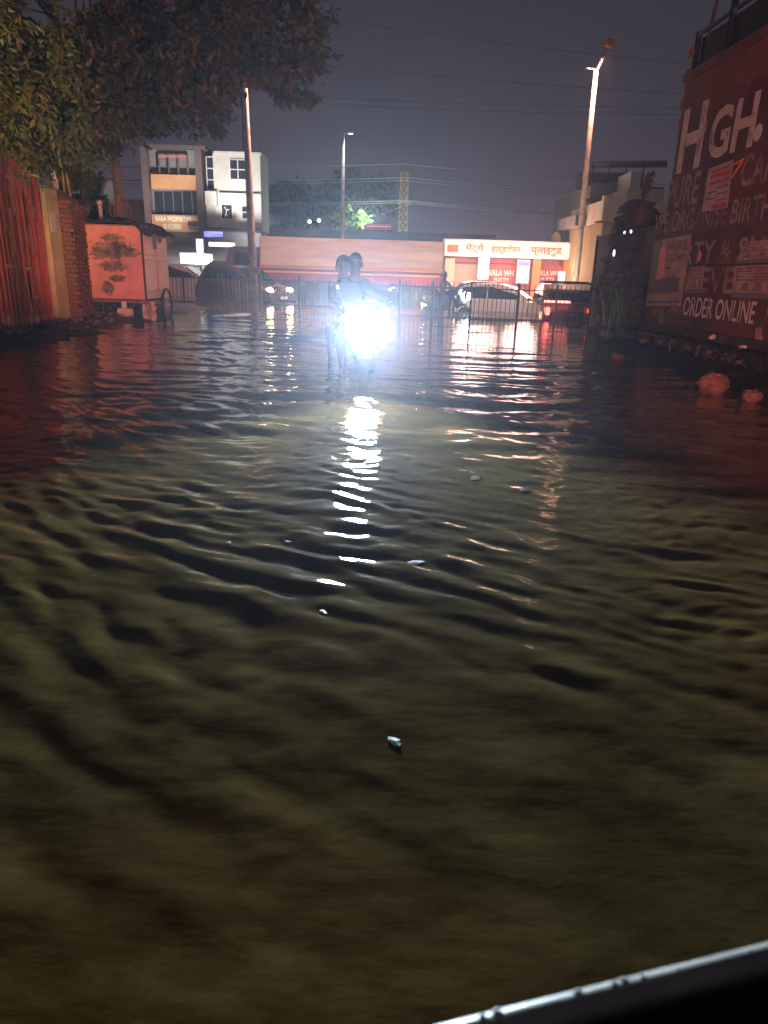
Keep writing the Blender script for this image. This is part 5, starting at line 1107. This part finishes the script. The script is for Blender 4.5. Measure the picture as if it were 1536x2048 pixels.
# headlight cluster let into the apron
LAMP = lit('headlamp_white', (.66, .84, 1), 260)
hl = MB(); outline = [(-.11, .11), (-.04, .085), (.04, .085), (.11, .11), (.105, .0), (.07, -.11), (.0, -.125), (-.07, -.11), (-.105, .0)]
hl.prism([(x, z + .80) for x, z in outline], -.575, -.555, 'Y'); hl.build('headlight', LAMP, sc0)
no = len(outline); ri = [(x, -.612, z + .80) for x, z in outline]; ro = [(x * 1.16, -.600, z * 1.14 + .80) for x, z in outline]; bi = [(x, -.50, z) for x, y, z in ri]; bo = [(x, -.50, z) for x, y, z in ro]
mb = MB(); mb.add(ri + ro + bi + bo, [q2 for i in range(no) for j in [(i + 1) % no] for q2 in ((i, j, no + j, no + i), (i, 2 * no + i, 2 * no + j, j), (no + i, no + j, 3 * no + j, 3 * no + i), (2 * no + i, 3 * no + i, 3 * no + j, 2 * no + j))])
mb.build('headlight_bezel', CHR, sc0)
mb = MB(); mb.ball((0, -.50, .63), (.055, .03, .022)); mb.build('position_lamp', lit('position_lamp_glow', (1, .9, .75), 14), sc0, True)
loft([((0, -.66, .30), .05, .03, 0), ((0, -.52, .50), .075, .04, 0), ((0, -.34, .52), .075, .05, 0), ((0, -.2, .40), .06, .03, 0)]).build('mudguard', SP, sc0, True)
for (y, nm) in ((-.48, 'front'), (.95, 'rear')):
    mb = MB(); mb.lathe([(.13, -.05), (.2, -.05), (.225, -.03), (.225, .03), (.2, .05), (.13, .05)], (0, y, .225), 'X', 20); wh = mb.build('wheel', M_['black'], sc0, True); mb = MB(); mb.lathe([(.13, -.04), (.05, -.03), (.05, .03), (.13, .04)], (0, y, .225), 'X', 14); mb.build('rim', M_['galv'], wh)
mb = MB(); mb.box((0, -.655, .52), (.20, .012, .06), rx=R(-20)); mb.build('number_plate', M_['white_frame'], sc0)
Ms = Matrix.Translation((SX, SY, -.25)) @ Matrix.Rotation(R(3), 4, 'Z')
lamp('scooter_headlight_beam', 'SPOT', Ms @ Vector((0, -.64, .80)), 4600, (.66, .84, 1), .16, Ms @ Vector((.0, -9, 1.7)), 64, .6)

def skin_body(name, joints, bones, root, parent, mats, region, levels=2):
    """one continuous figure grown over a jointed skeleton"""
    names = list(joints); me = bpy.data.meshes.new(name); me.from_pydata([joints[k][0] for k in names], [(names.index(a), names.index(b)) for a, b in bones], [])
    o = bpy.data.objects.new(name, me); COL.objects.link(o); md = o.modifiers.new('skin', 'SKIN'); md.use_smooth_shade = True
    for i, k in enumerate(names):
        r = joints[k][1]; r = r if isinstance(r, tuple) else (r, r); me.skin_vertices[0].data[i].radius = r; me.skin_vertices[0].data[i].use_root = (k == root)
    o.modifiers.new('sub', 'SUBSURF').levels = levels; o.modifiers['sub'].render_levels = levels
    bpy.context.view_layer.update(); m2 = bpy.data.meshes.new_from_object(o.evaluated_get(bpy.context.evaluated_depsgraph_get())); bpy.data.objects.remove(o)
    q = bpy.data.objects.new(name, m2); COL.objects.link(q); q.parent = parent
    m2.materials.clear()
    for x in mats: m2.materials.append(x)
    for p in m2.polygons: p.material_index = region(p.center); p.use_smooth = True
    return q
SKIN = mat('skin', (.15, .085, .06), .6); HAIR = mat('hair', (.012, .010, .009), .5)
def head_parts(parent, c, s=1., turn=0., hairlong=False):
    """face details on the head centred at c, looking towards -Y"""
    Rm = Matrix.Rotation(turn, 3, 'Z'); c = Vector(c)
    def P(x, y, z): return c + Rm @ Vector((x * s, y * s, z * s))
    mb = MB(); mb.ball((0, 0, 0), (.082, .098, .10), 16, 12)
    vs = []
    for v in mb.v:
        x, y, z = v
        if y < -.015: y = min(y, -.015 - 0) if z < .045 else y
        vs.append(P(x * 1.06, y * 1.06 + .018, z * 1.05 + .026))
    fs = [f for f in mb.f if not all((mb.v[i][2] < .035 and mb.v[i][1] < .02) for i in f) and not all(mb.v[i][2] < (-.085 if hairlong else -.05) for i in f)]
    h = MB(); h.add(vs, fs); h.build('hair', HAIR, parent, True)
    for sg in (-1, 1):
        e1 = MB(); e1.ball(P(sg * .031, -.083, .008), .012 * s, 8, 6); e1.build('eye', mat('eye', (.10, .09, .08), .5), parent, True)
        e1 = MB(); e1.ball(P(sg * .031, -.094, .008), .006 * s, 6, 5); e1.build('pupil', HAIR, parent, True)
        e1 = MB(); e1.box(P(sg * .031, -.092, .027), (.03 * s, .01, .006)); e1.build('eyebrow', HAIR, parent)
        e1 = MB(); e1.ball(P(sg * .080, .008, -.004), (.012 * s, .02 * s, .03 * s), 8, 6); e1.build('ear', SKIN, parent, True)
    e1 = MB(); e1.add([P(0, -.088, .015), P(-.016, -.088, -.03), P(.016, -.088, -.03), P(0, -.116, -.026)], [(0, 1, 3), (0, 3, 2), (1, 2, 3)]); e1.build('nose', SKIN, parent, True)
    e1 = MB(); e1.box(P(0, -.086, -.053), (.04 * s, .012, .009)); e1.build('mouth', mat('lips', (.22, .09, .08), .5), parent)
def hand_joints(J, B, wrist, w, direction, side, spread=Vector((0, 0, 1))):
    """palm and five fingers curled over a grip"""
    d = direction.normalized(); sp = spread.normalized(); curl = Vector((0, 0, -1))
    J[w + '_palm'] = (wrist + d * .045, (.030, .020)); B.append((w, w + '_palm'))
    for i, (o_, l) in enumerate(((-.027, .030), (-.009, .035), (.009, .033), (.027, .026))):
        k = wrist + d * .075 + sp * o_; J[f'{w}_k{i}'] = (k, .0095); J[f'{w}_m{i}'] = (k + d * l * .9 + curl * .008, .0085); J[f'{w}_t{i}'] = (k + d * l * 1.0 + curl * .035, .0075)
        B += [(w + '_palm', f'{w}_k{i}'), (f'{w}_k{i}', f'{w}_m{i}'), (f'{w}_m{i}', f'{w}_t{i}')]
    k = wrist + d * .03 - sp * .034; J[w + '_th0'] = (k, .011); J[w + '_th1'] = (k + d * .03 - sp * .015 + curl * .012, .009); B += [(w + '_palm', w + '_th0'), (w + '_th0', w + '_th1')]
def person(label, loc, shirt, trouser, P, hands, group, head_turn=0., hairlong=False):
    t = thing('person', label, 'person', loc, 0, group); J = {}; B = []
    V = Vector
    for k, (p, r) in P.items(): J[k] = (V(p), r)
    B += [('pelvis', 'belly'), ('belly', 'chest'), ('chest', 'neck'), ('neck', 'jaw'), ('jaw', 'skull'), ('skull', 'crown')]
    for s in 'lr':
        B += [('chest', 'sh' + s), ('sh' + s, 'el' + s), ('el' + s, 'wr' + s), ('pelvis', 'hip' + s), ('hip' + s, 'kn' + s), ('kn' + s, 'an' + s), ('an' + s, 'toe' + s)]
        hand_joints(J, B, J['wr' + s][0], 'wr' + s, V(hands[s]), s, V((1, 0, 0)) if s == 'r' else V((-1, 0, 0)))
    wz = {s: J['wr' + s][0] for s in 'lr'}; nk = J['neck'][0]; pv = J['pelvis'][0]; an = {s: J['an' + s][0] for s in 'lr'}; elb = {s: J['el' + s][0] for s in 'lr'}
    def region(c):
        if c.z > nk.z + .015: return 0
        for s in 'lr':
            if (c - wz[s]).length < .13 and (c - elb[s]).length > .12: return 0
        for s in 'lr':
            if (c - an[s]).length < .07 or c.z < an[s].z - .02: return 3
        if c.z < pv.z + .07: 
            return 2 if abs(c.x) > .04 or c.z < pv.z + .03 else 1
        return 1
    skin_body('body', J, B, 'pelvis', t, [SKIN, mat('shirt_cloth', shirt, .8), mat('trouser_cloth', trouser, .8), M_['black']], region)
    c = (J['skull'][0] + J['jaw'][0]) / 2; head_parts(t, c + V((0, 0, .015)), 1.06, head_turn, hairlong)
    return t
def rider_pose(dx=0, dy=0, dz=0, reach=True, lean=0.):
    P = {'pelvis': ((0, 0, 0), (.155, .125)), 'belly': ((0, -.02, .16), (.135, .10)), 'chest': ((lean * .5, -.05, .36), (.15, .105)), 'neck': ((lean, -.07, .53), .055), 'jaw': ((lean, -.095, .60), (.062, .068)), 'skull': ((lean, -.085, .68), (.078, .092)), 'crown': ((lean, -.075, .755), (.055, .062))}
    for s, sg in (('l', 1), ('r', -1)):
        P['sh' + s] = ((lean * .7 + sg * .185, -.05, .45), .066)
        if reach: P['el' + s] = ((sg * .33 + dx * .6, -.22, .26), .046); P['wr' + s] = ((sg * .32 + dx, -.45, .25), .030)
        else: P['el' + s] = ((sg * .26, -.10, .20), .046); P['wr' + s] = ((sg * .15, -.30, .10), .030)
        P['hip' + s] = ((sg * .10, -.08, -.03), .095)
        if reach: P['kn' + s] = ((sg * .16, -.44, -.10), .068); P['an' + s] = ((sg * .13, -.40, -.50), .046); P['toe' + s] = ((sg * .14, -.56, -.54), .035)
        else: P['kn' + s] = ((sg * .27, -.40, -.10), .068); P['an' + s] = ((sg * .24, -.26, -.50), .046); P['toe' + s] = ((sg * .26, -.40, -.55), .035)
    return P
person('scooter rider in dark clothes gripping the handlebar', (SX - .11, SY + .42, .52), (.02, .022, .028), (.015, .016, .02), rider_pose(dx=.11, lean=-.15), {'l': (.15, -1, .05), 'r': (-.15, -1, .05)}, 'people on the scooter')
person('pillion passenger in reddish top leaning out behind the rider', (SX - .17, SY + .86, .56), (.22, .09, .08), (.03, .03, .035), rider_pose(reach=False, lean=.03), {'l': (-.2, -1, .0), 'r': (.2, -1, .0)}, 'people on the scooter', .1, True)

bk = copy_tree(sc0); q_ = low(905, 590, 24.6); bk.location = (q_[0], q_[1], -.30); bk.rotation_euler = (0, 0, R(58)); bk['label'] = 'dim scooter crossing behind the railing left of the white hatchback'
p2 = person('rider in dull blue on the scooter behind the railing', (q_[0] + .42 * -math.sin(R(58)), q_[1] + .42 * math.cos(R(58)), .47), (.06, .07, .14), (.03, .03, .04), rider_pose(lean=0), {'l': (0, -1, .05), 'r': (0, -1, .05)}, None); p2.rotation_euler = (0, 0, R(58))
# ------------------------------------------------------------------ floating scraps
FL = mat('wet_leaf_scrap', (.11, .085, .045), .3); FW = mat('pale_plastic_scrap', (.55, .58, .58), .25)
rg = random.Random(77)
for (u, v, lb, sz, m_) in ((790, 1484, 'small pale green scrap floating in the dark near water', .030, mat('pale_green_scrap', (.25, .5, .42), .3)), (646, 1222, 'bright white scrap floating left of the middle', .022, FW), (576, 1081, 'small white scrap left of the light streak', .02, FW), (832, 1124, 'curled clear plastic right of the light streak', .045, FW), (1050, 981, 'pointed buff leaf floating at the right', .06, FL), (950, 957, 'long buff leaf floating right of the streak', .07, FL), (1066, 903, 'buff scrap floating near the right lamp reflection', .06, FL), (458, 1086, 'pale wet scrap on the left ripples', .025, FW), (1240, 912, 'small frayed leaf floating at far right', .05, FL)):
    p = on(u, v, 0); sz *= .62; mb = MB(); n = 7; pts = [(sz * (1 + .5 * rg.random()) * math.cos(6.283 * k / n), sz * .6 * (1 + .4 * rg.random()) * math.sin(6.283 * k / n), rg.uniform(0, .002)) for k in range(n)]
    mb.add(pts + [(x, y, z - .001) for x, y, z in pts] + [(0, 0, .002)], [(k, (k + 1) % n, 2 * n) for k in range(n)] + [(k, k + n, (k + 1) % n + n, (k + 1) % n) for k in range(n)] + [tuple(range(2 * n - 1, n - 1, -1))])
    o = mb.build('floating_scrap', m_); o.location = (p.x, p.y, float(water_height(np.array([[p.x]]), np.array([[p.y]]))[0, 0]) + .0015); o.rotation_euler = (0, 0, rg.uniform(0, 3)); tag(o, lb, 'litter', 'scraps floating on the flood')

# ------------------------------------------------------------------ the open vehicle the picture is taken from
r0, r1 = on(822, 2046, .74), on(1536, 1869, .74)
ra = math.atan2((r1 - r0).y, (r1 - r0).x)
pk = thing('pickup_truck', 'black wet vehicle side with a pale rim and water drops in the near corner', 'vehicle', (r0.x, r0.y, 0), ra)
PB_ = mat('black_vehicle_paint', (.008, .008, .010), .45)
RIM = mat('pale_rim_strip', (.62, .62, .55), .35, col2=(.45, .45, .40), scale=30)
zr = .74
mb = MB(); mb.box((.05, -.035, zr / 2 - .1), (3.4, .05, zr + .18)); mb.build('side_panel', PB_, pk)
mb = MB(); mb.tube([(-1.65, -.012, zr), (1.75, -.012, zr)], .0068, 8); mb.build('rim_strip', RIM, pk, True)
mb = MB(); mb.cbox((.05, -.9, .1), (3.4, 1.6, .12), .03); mb.build('bed_floor', PB_, pk)
for x in (-1.0, 1.25): mb = MB(); mb.lathe([(.18, -.1), (.3, -.1), (.32, -.06), (.32, .06), (.3, .1), (.18, .1)], (x, -.22, .07), 'Y', 18); mb.build('wheel', M_['black'], pk, True)
dm = mat('water_drop', (.75, .75, .72), .05, spec=.8)
dd = MB(); dd.ball((0, 0, 0), .0028, 8, 6); d0 = dd.build('water_drop', dm, pk, True); d0.location = (.035, -.012, zr + .0075)
for (x, z, k) in ((.043, .0078, 1.2), (.038, .002, 1.1), (.09, .0078, 1.1), (.112, .008, .9), (.118, .0078, 1.1), (.13, .008, .8), (.17, -.02, .8), (.152, .0077, .5), (.2, .008, .5)): share(d0, 'water_drop', pk, (x, -.012, zr + z), scale=(k, k, k))
# unseen lamps added to the vehicle side for amber and red light
Mp = Matrix.Translation((r0.x, r0.y, 0)) @ Matrix.Rotation(ra, 4, 'Z')
for (nm, x, z, col, en, tg, ang) in (('added_amber_lamp', -1.62, .60, (1, .74, .26), 3600, (-6.4, 10.4, 3.0), 32), ('added_red_lamp', 1.70, .60, (1, .30, .26), 2600, (5.2, 11.2, 4.0), 62), ('added_red_lamp', 1.3, .60, (1, .50, .40), 1200, (-3.2, 12.5, 4.6), 46), ('added_red_lamp', 1.15, .60, (1, .28, .15), 9, (3.6, 3.2, -.2), 95), ('added_amber_lamp', -.5, .62, (1, .62, .25), 4, (.2, 4.2, 0), 150), ('added_red_lamp', 1.50, .60, (1, .30, .22), 8000, (-5.75, 15.4, 1.15), 15)):
    mb = MB(); mb.cbox((x, .02, z), (.14, .05, .10), .015); hs = mb.build(nm, M_['darkmetal'], pk)
    mb = MB(); mb.box((x, .048, z), (.11, .008, .07)); mb.build('lens', lit('added_lamp_lens', col, 1.5), hs)
    lamp(nm + '_beam', 'SPOT', Mp @ Vector((x, .10, z)), en, col, .05, tg, ang, .7)

# ------------------------------------------------------------------ damp air
hz = MB(); hz.span(-70, 70, -12, 95, -1.3, 24)
m = bpy.data.materials.new('damp_air'); m.use_nodes = True; t = m.node_tree; t.nodes.clear()
out = t.nodes.new('ShaderNodeOutputMaterial'); pv = t.nodes.new('ShaderNodeVolumePrincipled'); pv.inputs['Color'].default_value = (.78, .81, 1, 1); pv.inputs['Density'].default_value = .0020; pv.inputs['Anisotropy'].default_value = .80
t.links.new(pv.outputs[0], out.inputs['Volume'])
o = hz.build('haze', m); tag(o, kind='stuff')
